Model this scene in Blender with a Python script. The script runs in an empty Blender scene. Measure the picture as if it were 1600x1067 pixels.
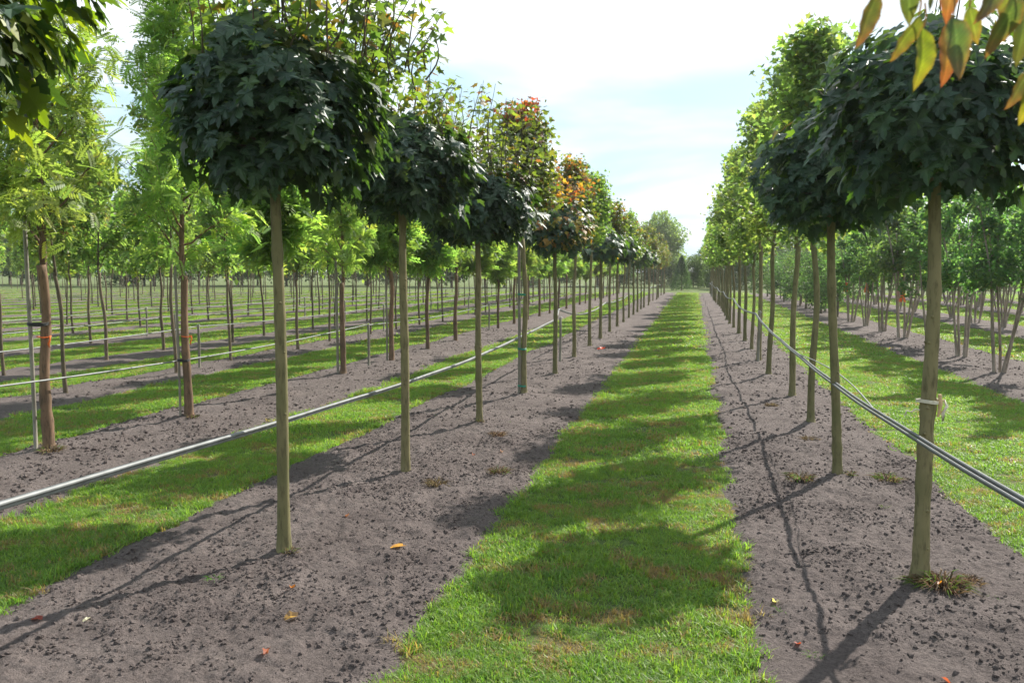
import bpy, math, random
import numpy as np
from mathutils import Vector

sc = bpy.context.scene
C = sc.collection
rng = np.random.default_rng(7)
random.seed(7)

# ------------------------------------------------------------------ camera
cam_d = bpy.data.cameras.new('camera')
cam = bpy.data.objects.new('camera', cam_d)
C.objects.link(cam)
cam.location = (0, 0, 1.70)
cam.rotation_euler = (math.radians(90 - 4.804), 0, math.radians(12.406))
cam_d.sensor_width = 36.0
cam_d.lens = 1291 / 1600 * 36.0
cam_d.clip_start = 0.05
cam_d.clip_end = 3000
cam_d.dof.use_dof = True
cam_d.dof.focus_distance = 5.0
cam_d.dof.aperture_fstop = 7.0
sc.camera = cam

# ------------------------------------------------------------------ world, sun, exposure
SUN_EL, SUN_AZ = 40.5, 31.0          # azimuth clockwise from +Y
W = bpy.data.worlds.new('World')
sc.world = W
W.use_nodes = True
wn = W.node_tree
wn.nodes.clear()
def wnode(t, **k):
    n = wn.nodes.new(t)
    for a, b in k.items(): setattr(n, a, b)
    return n
wo = wnode('ShaderNodeOutputWorld'); wb = wnode('ShaderNodeBackground')
sky = wnode('ShaderNodeTexSky', sky_type='NISHITA', sun_disc=False)
sky.sun_elevation = math.radians(SUN_EL); sky.sun_rotation = math.radians(SUN_AZ)
sky.air_density = 1.0; sky.dust_density = 2.2; sky.ozone_density = 1.2
tc = wnode('ShaderNodeTexCoord'); sep = wnode('ShaderNodeSeparateXYZ')
wn.links.new(tc.outputs['Generated'], sep.inputs[0])
zz = wnode('ShaderNodeMath', operation='ADD'); zz.inputs[1].default_value = 0.18
wn.links.new(sep.outputs['Z'], zz.inputs[0])
dv = wnode('ShaderNodeVectorMath', operation='DIVIDE')
cmb = wnode('ShaderNodeCombineXYZ')
mz = wnode('ShaderNodeMath', operation='MAXIMUM'); mz.inputs[1].default_value = 0.05
wn.links.new(zz.outputs[0], mz.inputs[0])
for i in range(3): wn.links.new(mz.outputs[0], cmb.inputs[i])
wn.links.new(tc.outputs['Generated'], dv.inputs[0]); wn.links.new(cmb.outputs[0], dv.inputs[1])
nz = wnode('ShaderNodeTexNoise'); nz.inputs['Scale'].default_value = 0.85
nz.inputs['Detail'].default_value = 5; nz.inputs['Roughness'].default_value = 0.5; nz.inputs['Distortion'].default_value = 0.3
wn.links.new(dv.outputs[0], nz.inputs['Vector'])
cr = wnode('ShaderNodeMapRange', interpolation_type='SMOOTHSTEP')
cr.inputs['From Min'].default_value = 0.37; cr.inputs['From Max'].default_value = 0.60
wn.links.new(nz.outputs['Fac'], cr.inputs['Value'])
pale = wnode('ShaderNodeMix', data_type='RGBA'); pale.inputs[0].default_value = 0.85
pale.inputs[7].default_value = (3.0, 4.4, 5.3, 1)
wn.links.new(sky.outputs[0], pale.inputs[6])
mixc = wnode('ShaderNodeMix', data_type='RGBA')
wn.links.new(cr.outputs[0], mixc.inputs[0]); wn.links.new(pale.outputs[2], mixc.inputs[6])
mixc.inputs[7].default_value = (6.3, 6.5, 6.6, 1)
wn.links.new(mixc.outputs[2], wb.inputs['Color'])
wb.inputs['Strength'].default_value = 0.10
wn.links.new(wb.outputs[0], wo.inputs[0])

sun_d = bpy.data.lights.new('sun', 'SUN')
sun_d.energy = 4.8; sun_d.angle = math.radians(0.6); sun_d.color = (1.0, 0.95, 0.86)
sun = bpy.data.objects.new('sun', sun_d); C.objects.link(sun)
e, a = math.radians(SUN_EL), math.radians(SUN_AZ)
SD = Vector((math.sin(a) * math.cos(e), math.cos(a) * math.cos(e), math.sin(e)))
sun.rotation_euler = SD.to_track_quat('Z', 'Y').to_euler()
sun.location = (8, 12, 15)

sc.view_settings.view_transform = 'Standard'
sc.view_settings.look = 'None'
sc.view_settings.gamma = 1.0
sc.view_settings.exposure = 1.08
sc.view_settings.use_curve_mapping = False
sc.render.engine = 'CYCLES'
sc.cycles.max_bounces = 8
sc.cycles.diffuse_bounces = 3
sc.cycles.transmission_bounces = 5
sc.cycles.transparent_max_bounces = 6
sc.cycles.caustics_reflective = False
sc.cycles.caustics_refractive = False
sc.cycles.use_denoising = True

# ------------------------------------------------------------------ helpers: projection test (only to skip what the photo shows nothing of)
PSI, TH = math.radians(12.406), math.radians(4.804)
Fv = np.array([-math.sin(PSI) * math.cos(TH), math.cos(PSI) * math.cos(TH), -math.sin(TH)])
Rv = np.array([math.cos(PSI), math.sin(PSI), 0.0]); Uv = np.cross(Rv, Fv)
def screen_x(x, y, z=1.7):
    v = np.array([x, y, z - 1.7]); d = v @ Fv
    return (800 + 1291 * (v @ Rv) / d) if d > 0.05 else -1e9

# ------------------------------------------------------------------ helpers: noise
def _h(ix, iy, s):
    n = (ix.astype(np.int64) * 374761393 + iy.astype(np.int64) * 668265263 + s * 1442695041) & 0xffffffff
    n = ((n ^ (n >> 13)) * 1274126177) & 0xffffffff
    return ((n ^ (n >> 16)) & 0xffff) / 65535.0
def vnoise(x, y, s=0):
    x = np.asarray(x, float); y = np.asarray(y, float)
    ix, iy = np.floor(x), np.floor(y); fx, fy = x - ix, y - iy
    fx = fx * fx * (3 - 2 * fx); fy = fy * fy * (3 - 2 * fy)
    a = _h(ix, iy, s); b = _h(ix + 1, iy, s); c = _h(ix, iy + 1, s); d = _h(ix + 1, iy + 1, s)
    return (a * (1 - fx) + b * fx) * (1 - fy) + (c * (1 - fx) + d * fx) * fy
def fbm(x, y, s=0, o=4):
    r = 0; amp = .5; f = 1.0
    for k in range(o):
        r = r + amp * vnoise(x * f, y * f, s + k); amp *= .5; f *= 2.03
    return r

# ------------------------------------------------------------------ helpers: meshes
class MB:
    def __init__(s): s.v = []; s.f = []; s.c = []; s.n = 0
    def add(s, verts, faces, col=(1, 1, 1)):
        verts = np.asarray(verts, float).reshape(-1, 3); faces = np.asarray(faces, int)
        col = np.asarray(col, float)
        if col.ndim == 1: col = np.tile(col, (len(verts), 1))
        s.v.append(verts); s.f.append(faces + s.n); s.c.append(col); s.n += len(verts)
        return s
    def mesh(s, name, mat, smooth=False):
        V = np.concatenate(s.v); CC = np.concatenate(s.c)
        loops = np.concatenate([f.ravel() for f in s.f])
        tot = np.concatenate([np.full(len(f), f.shape[1]) for f in s.f])
        start = np.concatenate([[0], np.cumsum(tot)[:-1]])
        me = bpy.data.meshes.new(name)
        me.vertices.add(len(V)); me.vertices.foreach_set('co', V.astype(np.float32).ravel())
        me.loops.add(len(loops)); me.loops.foreach_set('vertex_index', loops.astype(np.int32))
        me.polygons.add(len(tot)); me.polygons.foreach_set('loop_start', start.astype(np.int32))
        me.update(calc_edges=True)
        at = me.color_attributes.new('Col', 'FLOAT_COLOR', 'POINT')
        at.data.foreach_set('color', np.hstack([CC, np.ones((len(CC), 1))]).astype(np.float32).ravel())
        me.polygons.foreach_set('use_smooth', np.full(len(tot), smooth))
        me.materials.append(mat)
        me.validate(); me.update()
        return me

def norm(v): return v / np.maximum(np.linalg.norm(v, axis=-1, keepdims=True), 1e-9)

def tube(mb, P, r, sides=8, col=(1, 1, 1), cap=True):
    P = np.asarray(P, float); n = len(P)
    r = np.full(n, r) if np.isscalar(r) else np.asarray(r, float)
    T = norm(np.gradient(P, axis=0))
    ref = np.array([0, 0, 1.0]) if abs(T[0][2]) < .8 else np.array([1.0, 0, 0])
    A = norm(np.cross(T, ref)); B = np.cross(T, A)
    an = np.linspace(0, 2 * np.pi, sides, endpoint=False)
    V = (P[:, None] + r[:, None, None] * (np.cos(an)[None, :, None] * A[:, None] + np.sin(an)[None, :, None] * B[:, None])).reshape(-1, 3)
    i = np.arange(n - 1)[:, None] * sides; j = np.arange(sides)[None, :]; k = (j + 1) % sides
    F = np.stack([i + j, i + k, i + k + sides, i + j + sides], -1).reshape(-1, 4)
    mb.add(V, F, col)
    if cap:
        tri = []
        for base in (0, (n - 1) * sides):
            for q in range(1, sides - 1): tri.append((base, base + q, base + q + 1))
        mb.f.append(np.array(tri) + (mb.n - len(V)))
    return mb

def place(mb, tv, tf, pos, xa, ya, za, sc_, col, shade=None):
    """copies template (tv,tf) to each pos with axes; col (N,3)"""
    N = len(pos); n = len(tv)
    sc_ = np.broadcast_to(np.asarray(sc_, float), (N,))
    V = pos[:, None] + sc_[:, None, None] * (tv[None, :, 0:1] * xa[:, None] + tv[None, :, 1:2] * ya[:, None] + tv[None, :, 2:3] * za[:, None])
    Fc = (tf[None] + (np.arange(N) * n)[:, None, None]).reshape(-1, tf.shape[1])
    cc = np.repeat(col[:, None], n, 1)
    if shade is not None: cc = cc * shade[None]
    mb.add(V.reshape(-1, 3), Fc, cc.reshape(-1, 3))

def link(name, me, parent=None, loc=(0, 0, 0), rot=(0, 0, 0), scl=1):
    o = bpy.data.objects.new(name, me); C.objects.link(o)
    o.location = loc; o.rotation_euler = rot
    o.scale = (scl, scl, scl) if np.isscalar(scl) else scl
    if parent: o.parent = parent
    return o
def tag(o, label, cat, group=None):
    o['label'] = label; o['category'] = cat
    if group: o['group'] = group
    return o
def empty(name, loc, rz=0, scl=1):
    o = bpy.data.objects.new(name, None); C.objects.link(o)
    o.location = loc; o.rotation_euler = (0, 0, rz); o.scale = (scl,) * 3
    o.empty_display_size = .2
    return o
def copy_tree(src, loc, rz=0, scl=1):
    c = src.copy(); C.objects.link(c); c.location = loc; c.rotation_euler = (0, 0, rz)
    c.scale = (scl,) * 3 if np.isscalar(scl) else scl
    for ch in src.children:
        d = ch.copy(); C.objects.link(d); d.parent = c
        for g in ch.children:
            h = g.copy(); C.objects.link(h); h.parent = d
    return c
ORD = ['first', 'second', 'third', 'fourth', 'fifth', 'sixth', 'seventh', 'eighth', 'ninth', 'tenth', 'eleventh', 'twelfth',
       'thirteenth', 'fourteenth', 'fifteenth', 'sixteenth', 'seventeenth', 'eighteenth']

# ------------------------------------------------------------------ materials
def newmat(name):
    m = bpy.data.materials.new(name); m.use_nodes = True
    nt = m.node_tree; nt.nodes.clear()
    out = nt.nodes.new('ShaderNodeOutputMaterial')
    return m, nt, out
def nd(nt, t, inp=None, **k):
    n = nt.nodes.new(t)
    for a, b in k.items(): setattr(n, a, b)
    for a, b in (inp or {}).items(): n.inputs[a].default_value = b
    return n

def leaf_mat(name, rough=.42, trans=.42, tcol=(1.55, 1.75, .55), spec=.5, hv=.02, vv=.35):
    m, nt, out = newmat(name); L = nt.links.new
    at = nd(nt, 'ShaderNodeAttribute', attribute_name='Col')
    oi = nd(nt, 'ShaderNodeObjectInfo')
    tcn = nd(nt, 'ShaderNodeTexCoord')
    nz = nd(nt, 'ShaderNodeTexNoise', {'Scale': 3.0, 'Detail': 2.0})
    L(tcn.outputs['Object'], nz.inputs['Vector'])
    vm = nd(nt, 'ShaderNodeMapRange', {'From Min': .3, 'From Max': .7, 'To Min': 1 - vv * .6, 'To Max': 1 + vv * .6})
    L(nz.outputs['Fac'], vm.inputs['Value'])
    rm = nd(nt, 'ShaderNodeMapRange', {'To Min': 1 - vv * .35, 'To Max': 1 + vv * .35})
    L(oi.outputs['Random'], rm.inputs['Value'])
    mu = nd(nt, 'ShaderNodeMath', operation='MULTIPLY'); L(vm.outputs[0], mu.inputs[0]); L(rm.outputs[0], mu.inputs[1])
    hs = nd(nt, 'ShaderNodeHueSaturation')
    hr = nd(nt, 'ShaderNodeMapRange', {'To Min': .5 - hv, 'To Max': .5 + hv}); L(oi.outputs['Random'], hr.inputs['Value'])
    L(at.outputs['Color'], hs.inputs['Color']); L(mu.outputs[0], hs.inputs['Value']); L(hr.outputs[0], hs.inputs['Hue'])
    p = nd(nt, 'ShaderNodeBsdfPrincipled', {'Roughness': rough, 'Specular IOR Level': spec})
    L(hs.outputs[0], p.inputs['Base Color'])
    tm = nd(nt, 'ShaderNodeMix', data_type='RGBA', blend_type='MULTIPLY'); tm.inputs[0].default_value = 1
    L(hs.outputs[0], tm.inputs[6]); tm.inputs[7].default_value = (*[c * 1.0 for c in tcol], 1)
    tr = nd(nt, 'ShaderNodeBsdfTranslucent'); L(tm.outputs[2], tr.inputs['Color'])
    mx = nd(nt, 'ShaderNodeMixShader', {0: trans}); L(p.outputs[0], mx.inputs[1]); L(tr.outputs[0], mx.inputs[2])
    L(mx.outputs[0], out.inputs[0])
    return m
M_maple = leaf_mat('dark_maple_leaf', rough=.46, trans=.30, tcol=(2.8, 3.2, .5), spec=.28, vv=.5)
M_loose = leaf_mat('loose_maple_leaf', rough=.42, trans=.5, tcol=(2.3, 2.3, .7))
M_fresh = leaf_mat('fresh_leaf', rough=.5, trans=.6, tcol=(2.5, 2.5, 1.2), spec=.4)
M_autumn = leaf_mat('autumn_leaf', rough=.45, trans=.5, tcol=(2.0, 1.9, .7))

def bark_mat(name, c1, c2, c3, scale=14):
    m, nt, out = newmat(name); L = nt.links.new
    geo = nd(nt, 'ShaderNodeTexCoord')
    mp = nd(nt, 'ShaderNodeMapping', {'Scale': (1, 1, .22)}); L(geo.outputs['Object'], mp.inputs[0])
    n1 = nd(nt, 'ShaderNodeTexNoise', {'Scale': scale * 3.0, 'Detail': 5.0, 'Roughness': .65}); L(mp.outputs[0], n1.inputs['Vector'])
    n2 = nd(nt, 'ShaderNodeTexNoise', {'Scale': 3.0, 'Detail': 3.0}); L(geo.outputs['Object'], n2.inputs['Vector'])
    oi = nd(nt, 'ShaderNodeObjectInfo')
    ad = nd(nt, 'ShaderNodeMath', operation='ADD'); L(n2.outputs['Fac'], ad.inputs[0])
    om = nd(nt, 'ShaderNodeMapRange', {'To Min': -.12, 'To Max': .12}); L(oi.outputs['Random'], om.inputs['Value']); L(om.outputs[0], ad.inputs[1])
    r1 = nd(nt, 'ShaderNodeValToRGB'); L(ad.outputs[0], r1.inputs[0])
    r1.color_ramp.elements[0].position = .35; r1.color_ramp.elements[0].color = (*c1, 1)
    r1.color_ramp.elements[1].position = .65; r1.color_ramp.elements[1].color = (*c2, 1)
    mr = nd(nt, 'ShaderNodeMapRange', {'From Min': .5, 'From Max': .72}); L(n1.outputs['Fac'], mr.inputs['Value'])
    mx = nd(nt, 'ShaderNodeMix', data_type='RGBA'); L(mr.outputs[0], mx.inputs[0]); L(r1.outputs[0], mx.inputs[6]); mx.inputs[7].default_value = (*c3, 1)
    p = nd(nt, 'ShaderNodeBsdfPrincipled', {'Roughness': .85, 'Specular IOR Level': .2}); L(mx.outputs[2], p.inputs['Base Color'])
    bp = nd(nt, 'ShaderNodeBump', {'Strength': .5, 'Distance': .006}); L(n1.outputs['Fac'], bp.inputs['Height']); L(bp.outputs[0], p.inputs['Normal'])
    L(p.outputs[0], out.inputs[0])
    return m
M_bark = bark_mat('green_algae_bark', (.125, .12, .055), (.20, .17, .09), (.075, .065, .035))
M_barkr = bark_mat('reddish_bark', (.10, .07, .048), (.19, .12, .075), (.055, .042, .03))
M_barkd = bark_mat('dark_bark', (.09, .075, .05), (.17, .13, .09), (.05, .04, .03))
M_barkw = bark_mat('pale_mottled_bark', (.20, .16, .13), (.33, .27, .22), (.09, .07, .05))
M_wood = bark_mat('grey_weathered_wood', (.17, .155, .125), (.25, .235, .195), (.13, .12, .10), 20)

def plain(name, col, rough=.6, spec=.4, bump=0, nscale=30, var=.15):
    m, nt, out = newmat(name); L = nt.links.new
    tcn = nd(nt, 'ShaderNodeTexCoord')
    n1 = nd(nt, 'ShaderNodeTexNoise', {'Scale': float(nscale), 'Detail': 4.0}); L(tcn.outputs['Object'], n1.inputs['Vector'])
    mr = nd(nt, 'ShaderNodeMapRange', {'From Min': .3, 'From Max': .7, 'To Min': 1 - var, 'To Max': 1 + var}); L(n1.outputs['Fac'], mr.inputs['Value'])
    hs = nd(nt, 'ShaderNodeHueSaturation'); hs.inputs['Color'].default_value = (*col, 1); L(mr.outputs[0], hs.inputs['Value'])
    p = nd(nt, 'ShaderNodeBsdfPrincipled', {'Roughness': rough, 'Specular IOR Level': spec}); L(hs.outputs[0], p.inputs['Base Color'])
    if bump:
        bp = nd(nt, 'ShaderNodeBump', {'Strength': bump, 'Distance': .01}); L(n1.outputs['Fac'], bp.inputs['Height']); L(bp.outputs[0], p.inputs['Normal'])
    L(p.outputs[0], out.inputs[0])
    return m
M_pipe = plain('dusty_grey_pipe', (.17, .178, .178), .5, .4, nscale=9, var=.3)
M_pipe2 = plain('dark_grey_pipe', (.08, .085, .09), .45, .45, nscale=9, var=.3)
M_tie_o = plain('orange_tape', (.75, .16, .03), .5)
M_tie_g = plain('green_tie', (.02, .22, .15), .4)
M_tie_k = plain('black_tie', (.02, .02, .02), .5)
M_string = plain('pale_string', (.6, .55, .45), .8)
M_galv = plain('galvanised_post', (.42, .43, .42), .45, .6, nscale=20)

# soil
def soil_mat():
    m, nt, out = newmat('grey_brown_soil'); L = nt.links.new
    g = nd(nt, 'ShaderNodeNewGeometry')
    n1 = nd(nt, 'ShaderNodeTexNoise', {'Scale': 2.1, 'Detail': 4.0}); L(g.outputs['Position'], n1.inputs['Vector'])
    n2 = nd(nt, 'ShaderNodeTexNoise', {'Scale': 38.0, 'Detail': 6.0, 'Roughness': .7}); L(g.outputs['Position'], n2.inputs['Vector'])
    n3 = nd(nt, 'ShaderNodeTexNoise', {'Scale': 160.0, 'Detail': 3.0, 'Roughness': .7}); L(g.outputs['Position'], n3.inputs['Vector'])
    r = nd(nt, 'ShaderNodeValToRGB'); L(n1.outputs['Fac'], r.inputs[0])
    r.color_ramp.elements[0].position = .3; r.color_ramp.elements[0].color = (.100, .081, .077, 1)
    r.color_ramp.elements[1].position = .7; r.color_ramp.elements[1].color = (.150, .124, .117, 1)
    mr = nd(nt, 'ShaderNodeMapRange', {'From Min': .32, 'From Max': .62, 'To Min': .62, 'To Max': 1.15}); L(n2.outputs['Fac'], mr.inputs['Value'])
    mr3 = nd(nt, 'ShaderNodeMapRange', {'From Min': .3, 'From Max': .7, 'To Min': .8, 'To Max': 1.2}); L(n3.outputs['Fac'], mr3.inputs['Value'])
    mu = nd(nt, 'ShaderNodeMath', operation='MULTIPLY'); L(mr.outputs[0], mu.inputs[0]); L(mr3.outputs[0], mu.inputs[1])
    hs = nd(nt, 'ShaderNodeHueSaturation'); L(r.outputs[0], hs.inputs['Color']); L(mu.outputs[0], hs.inputs['Value'])
    p = nd(nt, 'ShaderNodeBsdfPrincipled', {'Roughness': .95, 'Specular IOR Level': .12}); L(hs.outputs[0], p.inputs['Base Color'])
    b1 = nd(nt, 'ShaderNodeBump', {'Strength': 1.0, 'Distance': .03}); L(n2.outputs['Fac'], b1.inputs['Height'])
    b2 = nd(nt, 'ShaderNodeBump', {'Strength': .7, 'Distance': .005}); L(n3.outputs['Fac'], b2.inputs['Height']); L(b1.outputs[0], b2.inputs['Normal'])
    L(b2.outputs[0], p.inputs['Normal']); L(p.outputs[0], out.inputs[0])
    return m
M_soil = soil_mat()
M_clod = plain('dark_soil_clod', (.125, .102, .096), .95, .1, .6, 40, .35)

def patch_nodes(nt):
    """world-space dead-patch mask: 0 green .. 1 straw"""
    L = nt.links.new
    g = nd(nt, 'ShaderNodeNewGeometry')
    mp = nd(nt, 'ShaderNodeMapping', {'Scale': (2.2, 3.4, 0.0)}); L(g.outputs['Position'], mp.inputs[0])
    n = nd(nt, 'ShaderNodeTexNoise', {'Scale': 1.0, 'Detail': 5.0, 'Roughness': .62}); L(mp.outputs[0], n.inputs['Vector'])
    mr = nd(nt, 'ShaderNodeMapRange', {'From Min': .475, 'From Max': .68}); L(n.outputs['Fac'], mr.inputs['Value'])
    n2 = nd(nt, 'ShaderNodeTexNoise', {'Scale': .35, 'Detail': 2.0}); L(g.outputs['Position'], n2.inputs['Vector'])
    return mr, n2
def grass_mat():
    m, nt, out = newmat('mown_grass_blade'); L = nt.links.new
    mr, n2 = patch_nodes(nt)
    at = nd(nt, 'ShaderNodeAttribute', attribute_name='Col')
    oi = nd(nt, 'ShaderNodeObjectInfo')
    gr = nd(nt, 'ShaderNodeValToRGB')
    ad = nd(nt, 'ShaderNodeMath', operation='ADD'); 
    om = nd(nt, 'ShaderNodeMapRange', {'To Min': -.3, 'To Max': .3}); L(oi.outputs['Random'], om.inputs['Value'])
    L(n2.outputs['Fac'], ad.inputs[0]); L(om.outputs[0], ad.inputs[1]); L(ad.outputs[0], gr.inputs[0])
    gr.color_ramp.elements[0].position = .15; gr.color_ramp.elements[0].color = (.097, .195, .038, 1)
    gr.color_ramp.elements[1].position = .85; gr.color_ramp.elements[1].color = (.185, .30, .06, 1)
    # straw chance
    gt = nd(nt, 'ShaderNodeMath', operation='MULTIPLY'); L(mr.outputs[0], gt.inputs[0]); gt.inputs[1].default_value = .9
    lt = nd(nt, 'ShaderNodeMath', operation='LESS_THAN'); L(oi.outputs['Random'], lt.inputs[0]); L(gt.outputs[0], lt.inputs[1])
    mx = nd(nt, 'ShaderNodeMix', data_type='RGBA'); L(lt.outputs[0], mx.inputs[0]); L(gr.outputs[0], mx.inputs[6]); mx.inputs[7].default_value = (.23, .185, .095, 1)
    mm = nd(nt, 'ShaderNodeMix', data_type='RGBA', blend_type='MULTIPLY'); mm.inputs[0].default_value = 1
    L(mx.outputs[2], mm.inputs[6]); L(at.outputs['Color'], mm.inputs[7])
    p = nd(nt, 'ShaderNodeBsdfPrincipled', {'Roughness': .5, 'Specular IOR Level': .35}); L(mm.outputs[2], p.inputs['Base Color'])
    tm = nd(nt, 'ShaderNodeMix', data_type='RGBA', blend_type='MULTIPLY'); tm.inputs[0].default_value = 1
    L(mm.outputs[2], tm.inputs[6]); tm.inputs[7].default_value = (1.7, 1.9, .8, 1)
    tr = nd(nt, 'ShaderNodeBsdfTranslucent'); L(tm.outputs[2], tr.inputs['Color'])
    ms = nd(nt, 'ShaderNodeMixShader', {0: .45}); L(p.outputs[0], ms.inputs[1]); L(tr.outputs[0], ms.inputs[2])
    L(ms.outputs[0], out.inputs[0])
    return m
M_grass = grass_mat()
def turf_mat():
    m, nt, out = newmat('turf_ground'); L = nt.links.new
    mr, n2 = patch_nodes(nt)
    g = nd(nt, 'ShaderNodeNewGeometry')
    n3 = nd(nt, 'ShaderNodeTexNoise', {'Scale': 30.0, 'Detail': 6.0, 'Roughness': .7}); L(g.outputs['Position'], n3.inputs['Vector'])
    gr = nd(nt, 'ShaderNodeValToRGB'); L(n3.outputs['Fac'], gr.inputs[0])
    gr.color_ramp.elements[0].position = .32; gr.color_ramp.elements[0].color = (.05, .07, .025, 1)
    gr.color_ramp.elements[1].position = .68; gr.color_ramp.elements[1].color = (.125, .18, .055, 1)
    mx = nd(nt, 'ShaderNodeMix', data_type='RGBA'); L(mr.outputs[0], mx.inputs[0]); L(gr.outputs[0], mx.inputs[6]); mx.inputs[7].default_value = (.13, .105, .06, 1)
    p = nd(nt, 'ShaderNodeBsdfPrincipled', {'Roughness': .95, 'Specular IOR Level': .1}); L(mx.outputs[2], p.inputs['Base Color'])
    b = nd(nt, 'ShaderNodeBump', {'Strength': .9, 'Distance': .03}); L(n3.outputs['Fac'], b.inputs['Height']); L(b.outputs[0], p.inputs['Normal'])
    L(p.outputs[0], out.inputs[0])
    return m
M_turf = turf_mat()

# ------------------------------------------------------------------ ground and soil strips
SPACE_END = 68.0
# (name, x left edge, x right edge, y start)
STRIPS = [('L1', -3.42, -1.27, 1.0), ('R1', .27, 1.98, 1.0), ('L2', -6.32, -4.58, 3.0), ('L3', -9.05, -7.8, 5.0), ('L4', -11.6, -10.35, 8.0),
          ('L5', -14.5, -13.4, 10.0), ('L6', -17.3, -16.2, 13.0), ('L7', -20.1, -19.0, 16.0), ('L8', -23.0, -21.9, 18.0), ('L9', -26.0, -24.9, 21.0),
          ('L10', -29.1, -28.0, 24.0), ('L11', -32.1, -31.0, 27.0), ('L12', -35.5, -33.8, 30.0), ('L13', -38.7, -37.0, 33.0), ('L14', -42.0, -40.2, 36.0), ('L15', -46, -44, 40.0), ('L16', -50, -48, 44.0), ('L17', -54, -52, 48.0), ('L18', -58, -56, 50.0), ('L19', -62, -60, 54.0), ('L20', -66.5, -64.3, 56.0), ('L21', -71, -69, 58.0),
          ('R2', 4.15, 6.15, 9.0), ('R3', 8.1, 10.1, 17.0), ('R4', 12.3, 14.2, 25.0), ('R5', 16.5, 18.4, 34.0)]
g = MB()
xs = np.concatenate([[-1500, -600, -200, -100], np.linspace(-60, 60, 61), [100, 200, 600, 1500]])
ys = np.concatenate([[-300, -60], np.linspace(-10, 110, 61), [140, 200, 400, 900, 2500]])
X, Y = np.meshgrid(xs, ys, indexing='ij')
V = np.stack([X, Y, np.zeros_like(X)], -1).reshape(-1, 3)
i, j = np.meshgrid(np.arange(len(xs) - 1), np.arange(len(ys) - 1), indexing='ij')
q = (i * len(ys) + j).ravel()
g.add(V, np.stack([q, q + len(ys), q + len(ys) + 1, q + 1], -1))
go = link('ground', g.mesh('ground', M_turf)); go['kind'] = 'structure'

def edge_wobble(y, s):
    return .10 * (fbm(y * .9, y * 0 + s, s, 4) - .47) * 2 + .05 * (vnoise(y * 7, y * 0, s + 50) - .5)
def soil_z(x, y, xl, xr, s):
    """height of the soil surface of one strip"""
    l = xl + edge_wobble(y, s); r = xr + edge_wobble(y, s + 9)
    d = np.minimum(x - l, r - x)
    prof = np.clip(d / .14, -1, 1)
    base = np.where(prof < 0, prof * .08, .022 * prof) + .008 * np.clip(d / .9, 0, 1)
    rough = .07 * (fbm(x * 1.9, y * 1.9, s + 3, 3) - .45) + .055 * (fbm(x * 8, y * 8, s + 5, 3) - .45) + .036 * (fbm(x * 26, y * 26, s + 7, 2) - .38)
    z = base + rough * np.clip(d / .1, 0, 1)
    for (tx, ty) in NEAR_TREES:
        if xl < tx < xr:
            q = ((x - tx) ** 2 + (y - ty) ** 2); z = z + .018 * np.exp(-q / .02) + .012 * np.exp(-q / .09)
    return np.where(d > .06, np.maximum(z, .007 + rough * .12), z)
STRIP_D = {}
NEAR_TREES = [(-2.38, 4.44), (-2.32, 6.48), (-2.28, 8.7), (-2.22, 10.86), (-2.21, 13.34), (1.22, 4.71), (1.17, 7.03), (1.28, 9.48), (1.32, 11.63), (1.2, 13.84), (-5.9, 6.55), (-5.64, 8.37), (-5.5, 10.3), (-5.61, 12.59)]
def soil_strip(nm, xl, xr, y0, s):
    mb = MB()
    near = min(abs(xl), abs(xr))
    segs = []
    if nm in ('L1', 'R1'): segs = [(y0, 2, .1), (2, 8.5, .017), (8.5, 8.6, .05), (8.6, 18, .045), (18, 36, .14), (36, SPACE_END, .4)]
    elif nm in ('L2', 'R2'): segs = [(y0, 12, .05), (12, 22, .08), (22, SPACE_END, .35)]
    else: segs = [(y0, 26, .14), (26, SPACE_END, .5)]
    for (a, b, h) in segs:
        if b <= a: continue
        nx = int((xr - xl + .4) / min(h, .14)) + 1; ny = int((b - a) / h) + 1
        xs = np.linspace(xl - .2, xr + .2, nx); ysl = np.linspace(a, b, ny)
        X, Y = np.meshgrid(xs, ysl, indexing='ij')
        Z = soil_z(X, Y, xl, xr, s)
        V = np.stack([X, Y, Z], -1).reshape(-1, 3)
        i, j = np.meshgrid(np.arange(nx - 1), np.arange(ny - 1), indexing='ij'); q = (i * ny + j).ravel()
        mb.add(V, np.stack([q, q + ny, q + ny + 1, q + 1], -1))
    o = link('soil_strip', mb.mesh('soil_strip', M_soil, True)); o['kind'] = 'structure'
for k, (nm, xl, xr, y0) in enumerate(STRIPS):
    STRIP_D[nm] = (xl, xr, k * 31 + 4)
    soil_strip(nm, xl, xr, y0, k * 31 + 4)
def soil_at(x, y):
    z = 0.0
    for nm, (xl, xr, s) in STRIP_D.items():
        if xl - .3 < x < xr + .3: z = max(z, float(soil_z(np.array([x]), np.array([y]), xl, xr, s)[0]))
    return z

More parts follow.
